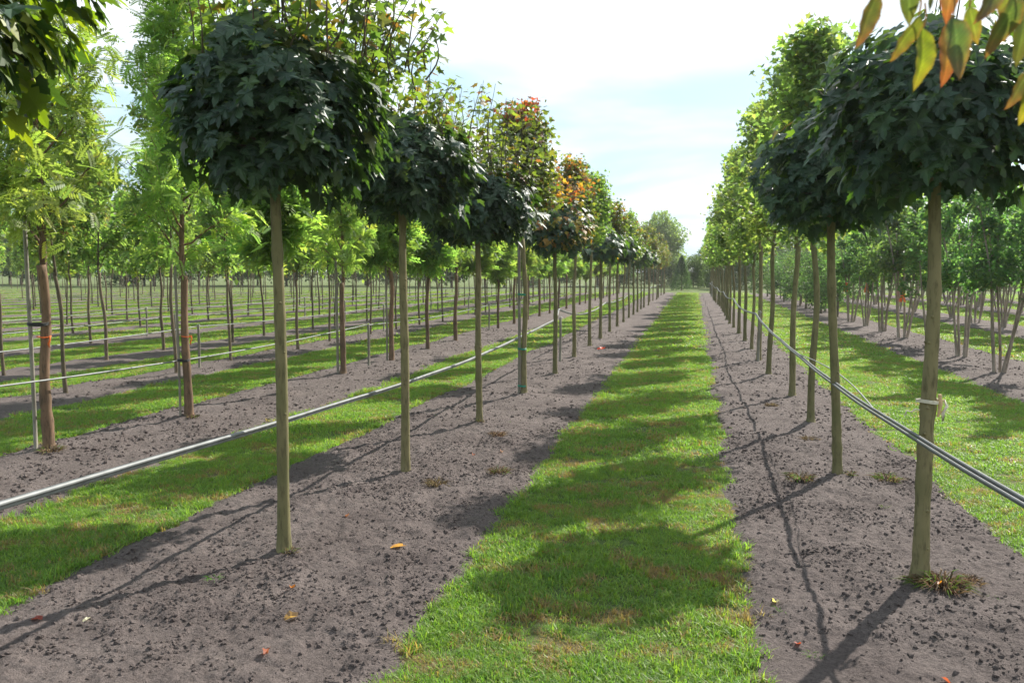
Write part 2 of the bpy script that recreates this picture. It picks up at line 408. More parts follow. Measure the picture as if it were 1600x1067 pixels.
# ------------------------------------------------------------------ geometry-node scatter (only for grass and crumbs of soil)
def scatter(name, pts, rotz, scl, protos, mat, tilt=None, idx=None):
    col = bpy.data.collections.new(name + '_sources')
    for p in protos:
        o = bpy.data.objects.new(name + '_source', p); col.objects.link(o)
    me = bpy.data.meshes.new(name); n = len(pts)
    me.vertices.add(n); me.vertices.foreach_set('co', np.asarray(pts, np.float32).ravel())
    a = me.attributes.new('rot', 'FLOAT_VECTOR', 'POINT')
    R = np.zeros((n, 3), np.float32); R[:, 2] = rotz
    if tilt is not None: R[:, 0] = tilt[:, 0]; R[:, 1] = tilt[:, 1]
    a.data.foreach_set('vector', R.ravel())
    a = me.attributes.new('scl', 'FLOAT', 'POINT'); a.data.foreach_set('value', np.asarray(scl, np.float32))
    a = me.attributes.new('idx', 'INT', 'POINT'); a.data.foreach_set('value', (rng.integers(0, len(protos), n) if idx is None else idx).astype(np.int32))
    me.materials.append(mat)
    o = link(name, me); o['kind'] = 'stuff'
    ng = bpy.data.node_groups.new(name, 'GeometryNodeTree')
    ng.interface.new_socket('Geometry', in_out='INPUT', socket_type='NodeSocketGeometry')
    ng.interface.new_socket('Geometry', in_out='OUTPUT', socket_type='NodeSocketGeometry')
    N = ng.nodes.new; Lk = ng.links.new
    gi, gu = N('NodeGroupInput'), N('NodeGroupOutput')
    ci = N('GeometryNodeCollectionInfo'); ci.inputs['Collection'].default_value = col
    ci.inputs['Separate Children'].default_value = True; ci.inputs['Reset Children'].default_value = True
    ip = N('GeometryNodeInstanceOnPoints'); ip.inputs['Pick Instance'].default_value = True
    def attr(nm, ty):
        x = N('GeometryNodeInputNamedAttribute'); x.data_type = ty; x.inputs['Name'].default_value = nm
        return [s for s in x.outputs if s.enabled and s.name == 'Attribute'][0]
    Lk(gi.outputs[0], ip.inputs['Points']); Lk(ci.outputs[0], ip.inputs['Instance'])
    Lk(attr('idx', 'INT'), ip.inputs['Instance Index'])
    e2r = N('FunctionNodeEulerToRotation'); Lk(attr('rot', 'FLOAT_VECTOR'), e2r.inputs[0]); Lk(e2r.outputs[0], ip.inputs['Rotation'])
    Lk(attr('scl', 'FLOAT'), ip.inputs['Scale']); Lk(ip.outputs[0], gu.inputs[0])
    md = o.modifiers.new('scatter', 'NODES'); md.node_group = ng
    return o

def tuft(n, h, w, spread, seed, wide=False):
    r = np.random.default_rng(seed); mb = MB()
    th = r.uniform(0, 2 * np.pi, n); rad = spread * np.sqrt(r.uniform(0, 1, n))
    base = np.stack([rad * np.cos(th), rad * np.sin(th), np.full(n, -.006)], -1)
    lean = r.uniform(0, 2 * np.pi, n); la = r.uniform(.15, 1.0, n)
    d = np.stack([np.cos(lean) * la, np.sin(lean) * la, np.ones(n)], -1); d = norm(d)
    hh = h * r.uniform(.45, 1.2, n); side = np.stack([-np.sin(lean), np.cos(lean), np.zeros(n)], -1)
    tw = r.uniform(-1, 1, (n, 1)); side = norm(side + tw * np.stack([np.cos(lean), np.sin(lean), np.zeros(n)], -1))
    ww = w * r.uniform(.6, 1.2, n)
    p1 = base + d * (hh * .55)[:, None]
    bend = np.stack([np.cos(lean), np.sin(lean), -np.full(n, .5)], -1)
    p2 = base + d * hh[:, None] + bend * (hh * la * .45)[:, None]
    V = np.stack([base - side * ww[:, None] * .5, base + side * ww[:, None] * .5, p1 - side * ww[:, None] * .5, p1 + side * ww[:, None] * .5, p2], 1).reshape(-1, 3)
    o5 = (np.arange(n) * 5)[:, None]
    tr = np.concatenate([o5 + np.array([[0, 1, 3]]), o5 + np.array([[0, 3, 2]]), o5 + np.array([[2, 3, 4]])])
    bc = r.uniform(.75, 1.25, (n, 1)) * np.array([[1, 1, 1]]) * np.stack([r.uniform(.85, 1.35, n), np.ones(n), r.uniform(.7, 1.2, n)], -1)
    mb.add(V, tr, np.repeat(bc, 5, 0))
    return mb.mesh('grass_tuft', M_grass)
T_near = [tuft(34, .040, .0042, .055, s) for s in range(6)]
T_mid = [tuft(26, .045, .008, .085, s + 20) for s in range(4)]
T_far = [tuft(20, .055, .018, .16, s + 40) for s in range(3)]
T_tall = [tuft(14, .085, .006, .03, s + 60) for s in range(3)]

edges = sorted([(xl, xr, k * 31 + 4) for k, (nm, xl, xr, y0) in enumerate(STRIPS)])
GR = []   # grass strips: (xl, xr, seed left edge, seed right edge)
for (a, b) in zip(edges[:-1], edges[1:]): GR.append((a[1], b[0], a[2] + 9, b[2]))
GR.append((edges[-1][1], 24, edges[-1][2] + 9, 0))
def grass_pts(y0, y1, dens, keep_edge=.03, dead=.6):
    P = []
    for (xl, xr, sl, sr) in GR:
        n = int((xr - xl + .3) * (y1 - y0) * dens)
        if n < 1: continue
        x = rng.uniform(xl - .15, xr + .15, n); y = rng.uniform(y0, y1, n)
        l = xl + edge_wobble(y, sl); r = xr + edge_wobble(y, sr)
        d = np.minimum(x - l, r - x) + .05 * (rng.random(n) - .5)
        pn = fbm(x * 2.4, y * 4.5, 77, 4)
        k = (d > -keep_edge) & (rng.random(n) > np.clip((pn - .47) / .12, 0, 1) * dead)
        # thin the edges a little
        k &= rng.random(n) < np.clip(.55 + d * 4, .3, 1)
        v = np.stack([x, y, np.zeros(n) - 1.7], -1); dd = v @ Fv; sx = 800 + 1291 * (v @ Rv) / np.maximum(dd, .1)
        k &= (dd > .5) & (sx > -150) & (sx < 1750)
        P.append(np.stack([x[k], y[k], np.zeros(k.sum())], -1))
    return np.concatenate(P)
def do_grass(nm, y0, y1, dens, protos, smin, smax):
    p = grass_pts(y0, y1, dens); n = len(p)
    clump = fbm(p[:, 0] * 3, p[:, 1] * 3, 5, 3)
    s = rng.uniform(smin, smax, n) * (.35 + 1.35 * clump)
    scatter(nm, p, rng.uniform(0, 6.28, n), s, protos, M_grass)
do_grass('grass', 2.2, 7.5, 780, T_near, .8, 1.35)
do_grass('grass', 7.5, 18, 300, T_mid, .85, 1.3)
do_grass('grass', 18, 40, 80, T_far, .85, 1.25)
do_grass('grass', 40, 69, 25, T_far, 1.1, 1.7)
pt = grass_pts(2.2, 16, 26); scatter('grass_tufts', pt, rng.uniform(0, 6.28, len(pt)), rng.uniform(.5, .95, len(pt)), T_tall, M_grass)
# ragged longer blades along the strip edges
pe = []
for (xl, xr, sl, sr) in GR:
    for (xe, s, sg) in ((xl, sl, 1), (xr, sr, -1)):
        n = 420; y = 2.2 + (18 - 2.2) * rng.random(n) ** 1.6
        x = xe + edge_wobble(y, s) + sg * rng.normal(.01, .035, n)
        k = (np.abs(x) < 10) & (fbm(y * 1.3, y * 0 + xe, 9, 3) > .42)
        pe.append(np.stack([x[k], y[k], np.full(k.sum(), .005)], -1))
pe = np.concatenate(pe)
scatter('grass_edge', pe, rng.uniform(0, 6.28, len(pe)), rng.uniform(.5, 1.0, len(pe)), T_tall, M_grass)

# crumbs and clods of soil
def clod(seed):
    r = np.random.default_rng(seed)
    ph = (1 + 5 ** .5) / 2
    v = np.array([(-1, ph, 0), (1, ph, 0), (-1, -ph, 0), (1, -ph, 0), (0, -1, ph), (0, 1, ph), (0, -1, -ph), (0, 1, -ph), (ph, 0, -1), (ph, 0, 1), (-ph, 0, -1), (-ph, 0, 1)], float)
    v = norm(v) * r.uniform(.55, 1.25, (12, 1)) * np.array([1, .85, .62])
    f = np.array([(0, 11, 5), (0, 5, 1), (0, 1, 7), (0, 7, 10), (0, 10, 11), (1, 5, 9), (5, 11, 4), (11, 10, 2), (10, 7, 6), (7, 1, 8), (3, 9, 4), (3, 4, 2), (3, 2, 6), (3, 6, 8), (3, 8, 9), (4, 9, 5), (2, 4, 11), (6, 2, 10), (8, 6, 7), (9, 8, 1)])
    return v, f
CL = []
for s in range(5):
    v, f = clod(s); CL.append(MB().add(v, f).mesh('soil_clod', M_soil))
CLD = []
for s in range(3):
    v, f = clod(s + 10); CLD.append(MB().add(v, f).mesh('soil_clod', M_clod))
def clod_pts(names, y0, y1, dens, pw=1.0):
    P = []
    for nm in names:
        xl, xr, s = STRIP_D[nm]; n = int((xr - xl) * (y1 - y0) * dens)
        x = rng.uniform(xl, xr, n); y = y0 + (y1 - y0) * rng.random(n) ** pw
        z = soil_z(x, y, xl, xr, s)
        cl = fbm(x * 2.2, y * 2.2, s + 40, 3)
        k = (z > .005) & (rng.random(n) < np.clip((cl - .25) * 3, .15, 1))
        P.append(np.stack([x[k], y[k], z[k]], -1))
    return np.concatenate(P)
p = clod_pts(['L1', 'R1'], 2.2, 9, 2600, 1.2); n = len(p)
scatter('soil_crumbs', p, rng.uniform(0, 6.28, n), .0035 + .015 * rng.random(n) ** 4, CL, M_soil, rng.uniform(-1, 1, (n, 2)))
p = np.concatenate([clod_pts(['L1', 'R1', 'L2', 'R2', 'L3', 'R3'], 9, 24, 170, 1.2), clod_pts(['L2'], 4.5, 9, 420)]); n = len(p)
scatter('soil_crumbs', p, rng.uniform(0, 6.28, n), .008 + .022 * rng.random(n) ** 3, CL, M_soil, rng.uniform(-1, 1, (n, 2)))
p = clod_pts(['L1', 'R1', 'L2'], 2.2, 14, 22, 1.2); n = len(p)
scatter('soil_clods', p, rng.uniform(0, 6.28, n), .005 + .022 * rng.random(n) ** 4, CLD, M_clod, rng.uniform(-1, 1, (n, 2)))

# ------------------------------------------------------------------ leaf templates (x across, y along midrib, z up)
def fan(outline, centre):
    V = np.vstack([[centre], outline]); n = len(outline)
    return V, np.array([(0, 1 + k, 1 + (k + 1) % n) for k in range(n)])
half = [(0, 0), (.15, -.10), (.44, -.04), (.33, .12), (.43, .20), (.68, .40), (.44, .45), (.36, .42), (.26, .50), (.30, .66), (.16, .68), (.15, .84), (0, 1.06)]
def droop(o, k=.28, fold=.16):
    o = np.asarray(o, float); z = -k * (o[:, 0] ** 2 * .9 + np.clip(o[:, 1], 0, 2) ** 2 * .6) + fold * np.abs(o[:, 0])
    return np.column_stack([o, z])
full = half + [(-x, y) for (x, y) in half[-2:0:-1]]
MAPLE = fan(droop(full), (0, .34, .0))
small = [(0, 0), (.40, -.02), (.28, .18), (.62, .42), (.26, .48), (0, 1.0), (-.26, .48), (-.62, .42), (-.28, .18), (-.40, -.02)]
MAPLE_S = fan(droop(small), (0, .34, .0))
OVAL = (droop([(0, 0), (.26, .32), (.22, .68), (0, 1.0), (-.22, .68), (-.26, .32)], .25, .2), np.array([(0, 1, 2), (0, 2, 3), (0, 3, 4), (0, 4, 5)]))
DIAM = (np.array([(0, 0, 0), (.28, .45, .04), (0, 1, -.08), (-.28, .45, .04)]), np.array([(0, 1, 2), (0, 2, 3)]))
def pinnate(n=7, w=.11, l=.34):
    V, Fc = [], []
    for k in range(n):
        y = .12 + .82 * k / n; zd = -.25 * y * y
        for s in (-1, 1):
            b = len(V); ang = .95
            d = np.array([s * math.sin(ang), math.cos(ang), -.15]); pr = np.array([math.cos(ang), -s * math.sin(ang), 0])
            o = np.array([0, y, zd]); ll = l * (1 - .35 * abs(k / n - .4))
            V += [o, o + d * ll * .5 + pr * w * .5, o + d * ll, o + d * ll * .5 - pr * w * .5]
            Fc += [(b, b + 1, b + 2), (b, b + 2, b + 3)]
    b = len(V); o = np.array([0, .94, -.22]); V += [o, o + (.05, .15, -.03), o + (0, .3, -.1), o + (-.05, .15, -.03)]
    Fc += [(b, b + 1, b + 2), (b, b + 2, b + 3)]
    return np.array(V), np.array(Fc)
PINN = pinnate(7); PINN_S = pinnate(4, .2, .42)

def frames(tip, nrm):
    y = norm(tip); z = norm(nrm - (nrm * y).sum(-1, keepdims=True) * y); x = np.cross(y, z)
    return x, y, z
def pick_col(r, n, cols, wts, jit=.22):
    c = np.array(cols)[r.choice(len(cols), n, p=np.array(wts) / sum(wts))]
    return c * r.uniform(1 - jit, 1 + jit, (n, 1)) * r.uniform(.93, 1.07, (n, 3))

DARKG = [(.032, .060, .040), (.042, .076, .046), (.058, .096, .042), (.10, .135, .035), (.028, .052, .040)]
DARKW = [5, 4, 2, .45, 3]
OLIVE = [(.08, .12, .035), (.10, .14, .04), (.14, .16, .045), (.13, .09, .045), (.15, .07, .045), (.06, .095, .04)]
OLIVEW = [4, 4, 2, 1, .4, 3]
ORANGE = [(.26, .13, .045), (.26, .18, .05), (.27, .09, .04), (.16, .14, .045), (.10, .12, .035)]
ORANGEW = [3, 2.5, 1.5, 2, 2]
RED = [(.32, .08, .06), (.26, .06, .05), (.24, .11, .06)]
FEATH = [(.15, .225, .06), (.12, .195, .055), (.18, .25, .07), (.09, .155, .05), (.21, .25, .065)]
FEATHW = [4, 4, 3, 2, 1]
TULIP = [(.12, .185, .06), (.10, .16, .055), (.155, .215, .07), (.07, .12, .05), (.19, .215, .07)]
TULIPW = [4, 4, 2.5, 2, .8]
AIRY = [(.12, .185, .06), (.10, .155, .055), (.15, .205, .065), (.13, .145, .07), (.17, .14, .06)]
AIRYW = [4, 4, 2, 1, .3]
MULTI = [(.065, .125, .05), (.085, .145, .05), (.05, .10, .045), (.12, .175, .055)]
MULTIW = [4, 3, 3, 1.2]

# ------------------------------------------------------------------ trunk mesh
def trunk_path(x1, y1, h, seed, n=34, wob=.018):
    r = np.random.default_rng(seed); t = np.linspace(0, 1, n)
    px = x1 * t + wob * np.sin(t * r.uniform(4, 8) + r.uniform(0, 6)) * t; py = y1 * t + wob * np.sin(t * r.uniform(4, 8) + r.uniform(0, 6)) * t
    return np.stack([px, py, -.06 + (h + .06) * t], -1)
def trunk_mb(path, r0, r1, seed, sides=12):
    r = np.random.default_rng(seed); n = len(path); t = np.linspace(0, 1, n)
    rad = r0 + (r1 - r0) * t + r0 * .6 * np.exp(-t * 30) + r0 * .025 * r.normal(size=n)
    for q in range(5):
        rad = rad + r0 * r.uniform(.06, .20) * np.exp(-((t - r.uniform(.1, .95)) / .014) ** 2)
    rad = rad + r1 * .35 * np.exp(-((t - .97) / .03) ** 2)
    mb = MB(); tube(mb, path, rad, sides)
    if sides >= 12:     # pruning scars
        for q in range(7):
            i = int(r.integers(3, n - 3)); a = r.uniform(3.4, 6.0); dv_ = np.array([math.cos(a), math.sin(a), .25])
            c = path[i] + dv_ * rad[i] * .75; tube(mb, np.array([c, c + dv_ * r0 * .22, c + dv_ * r0 * .38]), np.array([.011, .009, .005]) * r.uniform(.7, 1.2), 6)
    return mb

# ------------------------------------------------------------------ globe maple crown
def globe_arrays(seed, a=.62, up=.47, dn=.42, n=1950, size=.098):
    r = np.random.default_rng(seed)
    d = norm(r.normal(size=(n, 3)))
    d[:, 2] = np.where(d[:, 2] < -.9, -d[:, 2] * .6, d[:, 2]); d = norm(d)
    az = np.arctan2(d[:, 1], d[:, 0])
    lump = .98 + .12 * np.sin(az * 3 + seed) + .10 * np.sin(az * 5 + seed * 2.1 + d[:, 2] * 4) + .05 * np.sin(az * 9 - d[:, 2] * 7)
    shell = 1 - .42 * r.random(n) ** 2.2
    rad = lump * shell
    rad = rad * np.where(r.random(n) < .07, r.uniform(1.04, 1.16, n), 1)
    P = d * rad[:, None] * np.array([a, a, 1]); P[:, 2] = np.where(P[:, 2] > 0, P[:, 2] * up, P[:, 2] * dn)
    out = norm(d * np.array([1, 1, .8]))
    nrm = norm(out * .85 + np.array([0, 0, .75]) + r.normal(size=(n, 3)) * .22)
    tip = norm(out * np.array([1, 1, .2]) * .75 + np.array([0, 0, -.75]) + r.normal(size=(n, 3)) * .32)
    S = size * r.uniform(.5, 1.3, n)
    return r, P, nrm, tip, S, shell, out
LEAFV = {}
def leaf_variants(key, tmpl, cols, mat, k=6):
    if key not in LEAFV:
        r = np.random.default_rng(len(LEAFV) + 3); LEAFV[key] = []
        for i in range(k):
            tv = tmpl[0].copy(); tv = tv * np.array([r.uniform(.88, 1.1), 1, r.uniform(.3, 2.0)]) + np.column_stack([np.zeros(len(tv)), np.zeros(len(tv)), .05 * r.normal(size=len(tv))])
            c = np.array(cols[i % len(cols)])
            LEAFV[key].append(MB().add(tv, tmpl[1], np.tile(c, (len(tv), 1))).mesh('maple_leaf', mat))
    return LEAFV[key]
from mathutils import Matrix
def leaf_objects(parent, P, x, y, z, S, variants, r):
    for i in range(len(P)):
        o = bpy.data.objects.new('leaf', variants[int(r.integers(len(variants)))]); C.objects.link(o)
        s = S[i]
        o.parent = parent
        o.matrix_local = Matrix(((x[i][0] * s, y[i][0] * s, z[i][0] * s, P[i][0]), (x[i][1] * s, y[i][1] * s, z[i][1] * s, P[i][1]), (x[i][2] * s, y[i][2] * s, z[i][2] * s, P[i][2]), (0, 0, 0, 1)))

def shoots(r, n, spread, zbase, hmin, hmax, lean=(0, 0), asz=.07, step=.05):
    """upright twigs with pairs of leaves above a crown; returns polylines and leaf anchors"""
    lines, A, T = [], [], []
    for k in range(n):
        th = r.uniform(0, 6.28); rr = spread * math.sqrt(r.random())
        b = np.array([rr * math.cos(th) , rr * math.sin(th), zbase - .1 + .12 * r.random()])
        h = r.uniform(hmin, hmax) * (1 - .3 * rr / spread)
        m = 8; t = np.linspace(0, 1, m)[:, None]
        dirx = np.array([lean[0] + .35 * b[0] + r.normal() * .08, lean[1] + .35 * b[1] + r.normal() * .08, 1.0])
        P = b + t * h * dirx + np.array([r.normal() * .04, r.normal() * .04, 0]) * np.sin(t * 4)
        lines.append((P, np.linspace(.006, .002, m)))
        L = 0
        while L < h:
            f = L / h; base = P[min(int(f * (m - 1)), m - 2)] + (P[min(int(f * (m - 1)) + 1, m - 1)] - P[min(int(f * (m - 1)), m - 2)]) * ((f * (m - 1)) % 1)
            a0 = r.uniform(0, 6.28)
            for s in (0, math.pi):
                dd = np.array([math.cos(a0 + s), math.sin(a0 + s), .3 + r.normal() * .2])
                A.append(base + dd * r.uniform(.03, .07)); T.append(dd + np.array([0, 0, -.6]))
            L += step * r.uniform(.7, 1.5)
    return lines, np.array(A), norm(np.array(T))

def globe_tree(x, y, top_dx, top_dy, label, group, seed, a=.62, up=.47, dn=.45, zc=2.58, sh=None, leaves=300, cols=None, wts=None, name='globe_maple_tree', extra=None, n=1950, r0=.037):
    z0 = soil_at(x, y)
    t = empty(name, (x, y, z0)); tag(t, label, 'tree', group)
    path = trunk_path(top_dx, top_dy, zc - dn * .5 - z0, seed, wob=.013)
    link('trunk', trunk_mb(path, r0, .029, seed).mesh('trunk', M_bark, True), t)
    cc = np.array([path[-1][0], path[-1][1], zc - z0])
    r, P, nrm, tip, S, shell, out = globe_arrays(seed, a, up, dn, n)
    # limbs
    mb = MB(); top = path[-1]
    for k in range(18):
        e = P[int(r.integers(len(P)))] * .85 + cc; mid = (top + e) / 2 + np.array([0, 0, .05])
        tt = np.linspace(0, 1, 6)[:, None]; Q = (1 - tt) ** 2 * top + 2 * tt * (1 - tt) * mid + tt ** 2 * e
        tube(mb, Q, np.linspace(.014, .004, 6), 5)
    if sh:
        lines, A, T = shoots(r, sh['n'], sh.get('spread', a * .85), cc[2] + up * .7, sh['h'][0], sh['h'][1], sh.get('lean', (0, 0)), step=sh.get('step', .05))
        A = A + np.array([cc[0] + sh.get('off', (0, 0))[0], cc[1] + sh.get('off', (0, 0))[1], 0])
        for Q, rd in lines: tube(mb, Q + np.array([cc[0] + sh.get('off', (0, 0))[0], cc[1] + sh.get('off', (0, 0))[1], 0]), rd, 4, cap=False)
        T2 = T; N2 = norm(np.array([0, 0, 1.0]) + r.normal(size=A.shape) * .5)
        mf = MB(); sx, sy, sz = frames(T2, N2)
        col = pick_col(r, len(A), sh.get('cols', OLIVE), sh.get('wts', OLIVEW))
        if sh.get('red'):
            hi = A[:, 2] > sh['red']; col[hi] = pick_col(r, hi.sum(), RED, [2, 1, 2])
        place(mf, *MAPLE_S, A, sx, sy, sz, sh.get('size', .075) * r.uniform(.6, 1.25, len(A)), col)
        fo = link('shoot_leaves', mf.mesh('shoot_leaves', M_loose), t)
        fo['kind'] = 'stuff'
    link('branches', mb.mesh('branches', M_barkd, True), t)
    xx, yy, zz_ = frames(tip, nrm)
    PW = P + cc
    col = pick_col(r, len(P), cols or DARKG, wts or DARKW)
    if extra is not None: col = extra(r, P, col)
    # new growth at the top is yellower
    topm = (P[:, 2] > up * .62) & (r.random(len(P)) < .35); col[topm] = pick_col(r, topm.sum(), OLIVE, OLIVEW)
    crown = MB()
    sel = np.zeros(len(P), bool)
    if leaves:
        toc = norm(np.array([0, 0, 1.7]) - (PW + np.array([x, y, z0])))
        score = (out * toc).sum(-1) + .9 * (shell - .8) * 4 * .5
        # keep coloured leaves in the mass so the picked ones match the plain palette
        if extra is not None: score = score - 5 * (col[:, 0] > .15)
        sel[np.argsort(-score)[:leaves]] = True
        leaf_objects(t, PW[sel], xx[sel], yy[sel], zz_[sel], S[sel], leaf_variants('maple', MAPLE, DARKG[:3] + [DARKG[4], DARKG[0], DARKG[1]], M_maple, 8), r)
    k = ~sel
    place(crown, *MAPLE, PW[k], xx[k], yy[k], zz_[k], S[k], col[k])
    # inner leaves closing the middle
    ni = 260; d = norm(r.normal(size=(ni, 3))) * (r.random((ni, 1)) ** .5) * .62 * np.array([a, a, (up + dn) / 2])
    ia, ib, ic = frames(norm(r.normal(size=(ni, 3))), norm(r.normal(size=(ni, 3))))
    place(crown, *MAPLE_S, d + cc, ia, ib, ic, np.full(ni, .13), pick_col(r, ni, DARKG, DARKW))
    f = link('foliage', crown.mesh('foliage', M_maple), t)
    f['kind'] = 'stuff'
    return t

# ------------------------------------------------------------------ branching crowns
def skeleton(r, z0, z1, nb, radf, elev=.9, curve=.5, twigs=4, twl=.32, r0=.022):
    lines, A, O = [], [], []
    nl = 12; tt = np.linspace(0, 1, nl)[:, None]
    ldr = np.array([0, 0, z0]) + tt * np.array([0, 0, z1 - z0]) + np.column_stack([.03 * np.sin(tt[:, 0] * 5), .03 * np.cos(tt[:, 0] * 6), 0 * tt[:, 0]])
    lines.append((ldr, np.linspace(r0, .004, nl)))
    def anchors(P, f0):
        m = len(P); d = P[-1] - P[0]
        for f in np.linspace(f0, 1, 7):
            i = min(int(f * (m - 1)), m - 2); fr = f * (m - 1) - i
            A.append(P[i] + (P[i + 1] - P[i]) * fr); O.append(d)
    for k in range(nb):
        t = ((k + r.random()) / nb) ** .9; z = z0 + (z1 - z0) * t * .96
        az = k * 2.4 + r.normal() * .4; L = radf(t) * r.uniform(.6, 1.15)
        el = elev + r.normal() * .15; m = 7; s = np.linspace(0, 1, m)
        hx = np.cos(az); hy = np.sin(az)
        rr = L * (s * math.cos(el) + 0 * s); hz = L * (s * math.sin(el) + curve * s * s * .5 - (.35 * s ** 3 if curve < 0 else 0))
        P = np.column_stack([rr * hx, rr * hy, z + hz]); P[:, :2] += ldr[min(int(t * nl), nl - 1), :2]
        P += r.normal(size=P.shape) * .012
        lines.append((P, np.linspace(r0 * .42 * (1 - .5 * t) + .002, .002, m))); anchors(P, .28)
        for q in range(twigs):
            f = r.uniform(.3, .95); i = min(int(f * (m - 1)), m - 2); b = P[i]
            d = norm(np.array([hx, hy, .5]) + r.normal(size=3) * .7) * L * twl * r.uniform(.5, 1.3)
            Q = b + np.linspace(0, 1, 4)[:, None] * d + np.array([0, 0, .03]) * np.linspace(0, 1, 4)[:, None] ** 2
            lines.append((Q, np.linspace(.004, .0015, 4))); anchors(Q, .3)
    anchors(ldr[nl // 2:], .2)
    return lines, np.array(A), norm(np.array(O))
def leafy(r, A, O, per, jit, size, tmpl, cols, wts, mat, droopy=.4, upn=.9, name='foliage', hook=None):
    n = len(A) * per; idx = np.repeat(np.arange(len(A)), per)
    P = A[idx] + r.normal(size=(n, 3)) * jit
    tip = norm(O[idx] * .6 + r.normal(size=(n, 3)) * .65 + np.array([0, 0, -droopy]))
    nrm = norm(np.array([0, 0, upn]) + r.normal(size=(n, 3)) * .55)
    x, y, z = frames(tip, nrm)
    col = pick_col(r, n, cols, wts)
    if hook: col = hook(r, P, col)
    mb = MB(); place(mb, *tmpl, P, x, y, z, size * r.uniform(.65, 1.25, n), col)
    return mb.mesh(name, mat)
def branch_mesh(lines, mat, sides=5):
    mb = MB()
    for Q, rd in lines: tube(mb, Q, rd, sides if rd[0] > .006 else 3, cap=False)
    return mb.mesh('branches', mat, True)

def proto_tree(name, seed, z0, z1, nb, radf, per, jit, size, tmpl, cols, wts, mat, bark, elev=.9, curve=.5, twigs=4, twl=.32, tr=(.04, .026), droopy=.4, hook=None, upn=.9):
    """an unlinked root with trunk, branches, foliage as data to instance by copying objects"""
    r = np.random.default_rng(seed)
    lines, A, O = skeleton(r, z0, z1, nb, radf, elev, curve, twigs, twl, tr[1] * .9)
    path = trunk_path(0, 0, z0 + .03, seed, n=18, wob=.03)
    lines = [(Q + np.array([path[-1][0], path[-1][1], 0]), rd) for Q, rd in lines]; A = A + np.array([path[-1][0], path[-1][1], 0])
    return dict(name=name, trunk=trunk_mb(path, tr[0], tr[1], seed, 10).mesh('trunk', bark, True),
                branches=branch_mesh(lines, bark), foliage=leafy(r, A, O, per, jit, size, tmpl, cols, wts, mat, droopy, upn, hook=hook))
def put(pr, x, y, label, group, rz=0, scl=1.0, lean=(0, 0), name=None, zs=None):
    t = empty(name or pr['name'], (x, y, max(soil_at(x, y) - .01, 0)), rz); t.scale = (scl, scl, zs or scl)
    t.rotation_euler = (lean[0], lean[1], rz)
    tag(t, label, 'tree', group)
    for k in ('trunk', 'branches', 'foliage'):
        o = link(k, pr[k], t)
        if k == 'foliage': o['kind'] = 'stuff'
    return t

def redtop(zr, w=.3):
    def f(r, P, col):
        hi = (P[:, 2] > zr + r.normal(size=len(P)) * w); col[hi] = pick_col(r, hi.sum(), RED, [2, 1, 2]); return col
    return f
def mix_orange(p):
    def f(r, P, col):
        b = np.sin(P[:, 0] * 5 + 1) + np.sin(P[:, 2] * 4) + np.cos(P[:, 1] * 5)
        k = (b > 0.6) & (r.random(len(P)) < p * 2); col[k] = pick_col(r, k.sum(), ORANGE, ORANGEW); return col
    return f

# ------------------------------------------------------------------ LEFT ROW 1 (maples)
def painted_edge_glow(r, P, col):  # glow of sun through the right-hand leaves, painted into their colour
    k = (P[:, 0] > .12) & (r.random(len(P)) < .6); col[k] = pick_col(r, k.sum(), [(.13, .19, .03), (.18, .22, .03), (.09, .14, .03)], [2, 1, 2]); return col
GL1 = 'maples in the row on the left of the grass path'
globe_tree(-2.52, 2.15, 0, 0, 'dark globe maple cut by the top left corner of the photo', GL1, 11, leaves=200, zc=2.70, a=.53, up=.4, dn=.46, extra=lambda r, P, col: painted_edge_glow(r, P, col))
globe_tree(-2.38, 4.44, .01, 0, 'large dark round-headed maple on straight pale trunk, nearest whole tree left of path', GL1, 12,
           zc=2.64, a=.57, up=.44, dn=.50, n=2100, sh=dict(n=70, spread=.72, h=(.35, .85), lean=(.05, 0), off=(.08, .3), size=.07, step=.04))
globe_tree(-2.34, 6.48, .0, 0, 'dark round-headed maple standing behind the nearest large one left of path', GL1, 13,
           zc=2.57, a=.52, up=.38, dn=.45, sh=dict(n=36, spread=.5, h=(.3, .75), lean=(.12, 0), off=(.05, .3), size=.07))
globe_tree(-2.28, 8.70, -.02, 0, 'dark round-headed maple with loose shoots, third from the camera left of path', GL1, 14,
           zc=2.42, a=.60, up=.42, dn=.42, sh=dict(n=44, spread=.55, h=(.5, 1.15), off=(.1, .2), size=.068))
def radB(t): return .72 * (1 - .75 * t) + .12
PB = []
for i, (hk, cols, w) in enumerate([(redtop(3.72, .13), OLIVE, OLIVEW), (mix_orange(.3), OLIVE, OLIVEW), (None, TULIP, TULIPW), (mix_orange(.15), OLIVE, OLIVEW), (None, OLIVE, OLIVEW)]):
    PB.append(proto_tree('tall_maple_tree', 100 + i, 2.05, 3.62, 28, radB, 6, .075, .066, MAPLE_S, cols, w, M_loose, M_bark, elev=.85, curve=.5, hook=hk))
t = put(PB[0], -2.22, 10.86, 'tall loose maple with red leaf tuft on top and two green ties', GL1, .3)
def org_extra(r, P, col):
    k = (P[:, 1] < .1) & (np.abs(P[:, 2]) < .3) & (P[:, 0] > -.2) & (r.random(len(P)) < .40); col[k] = pick_col(r, k.sum(), ORANGE, [3, 4, 1, 2, 1]); return col
globe_tree(-2.21, 13.34, 0, 0, 'round-headed maple sprinkled with yellow and orange leaves left of path', GL1, 15,
           zc=2.38, a=.58, up=.42, dn=.42, leaves=0, extra=org_extra, n=1300, sh=dict(n=36, spread=.5, h=(.3, .9), cols=ORANGE, wts=ORANGEW, off=(0, .2), size=.085))
put(PB[1], -2.29, 16.11, 'tall maple with orange foliage behind the yellow-sprinkled round one', GL1, 1.3, 1.0)
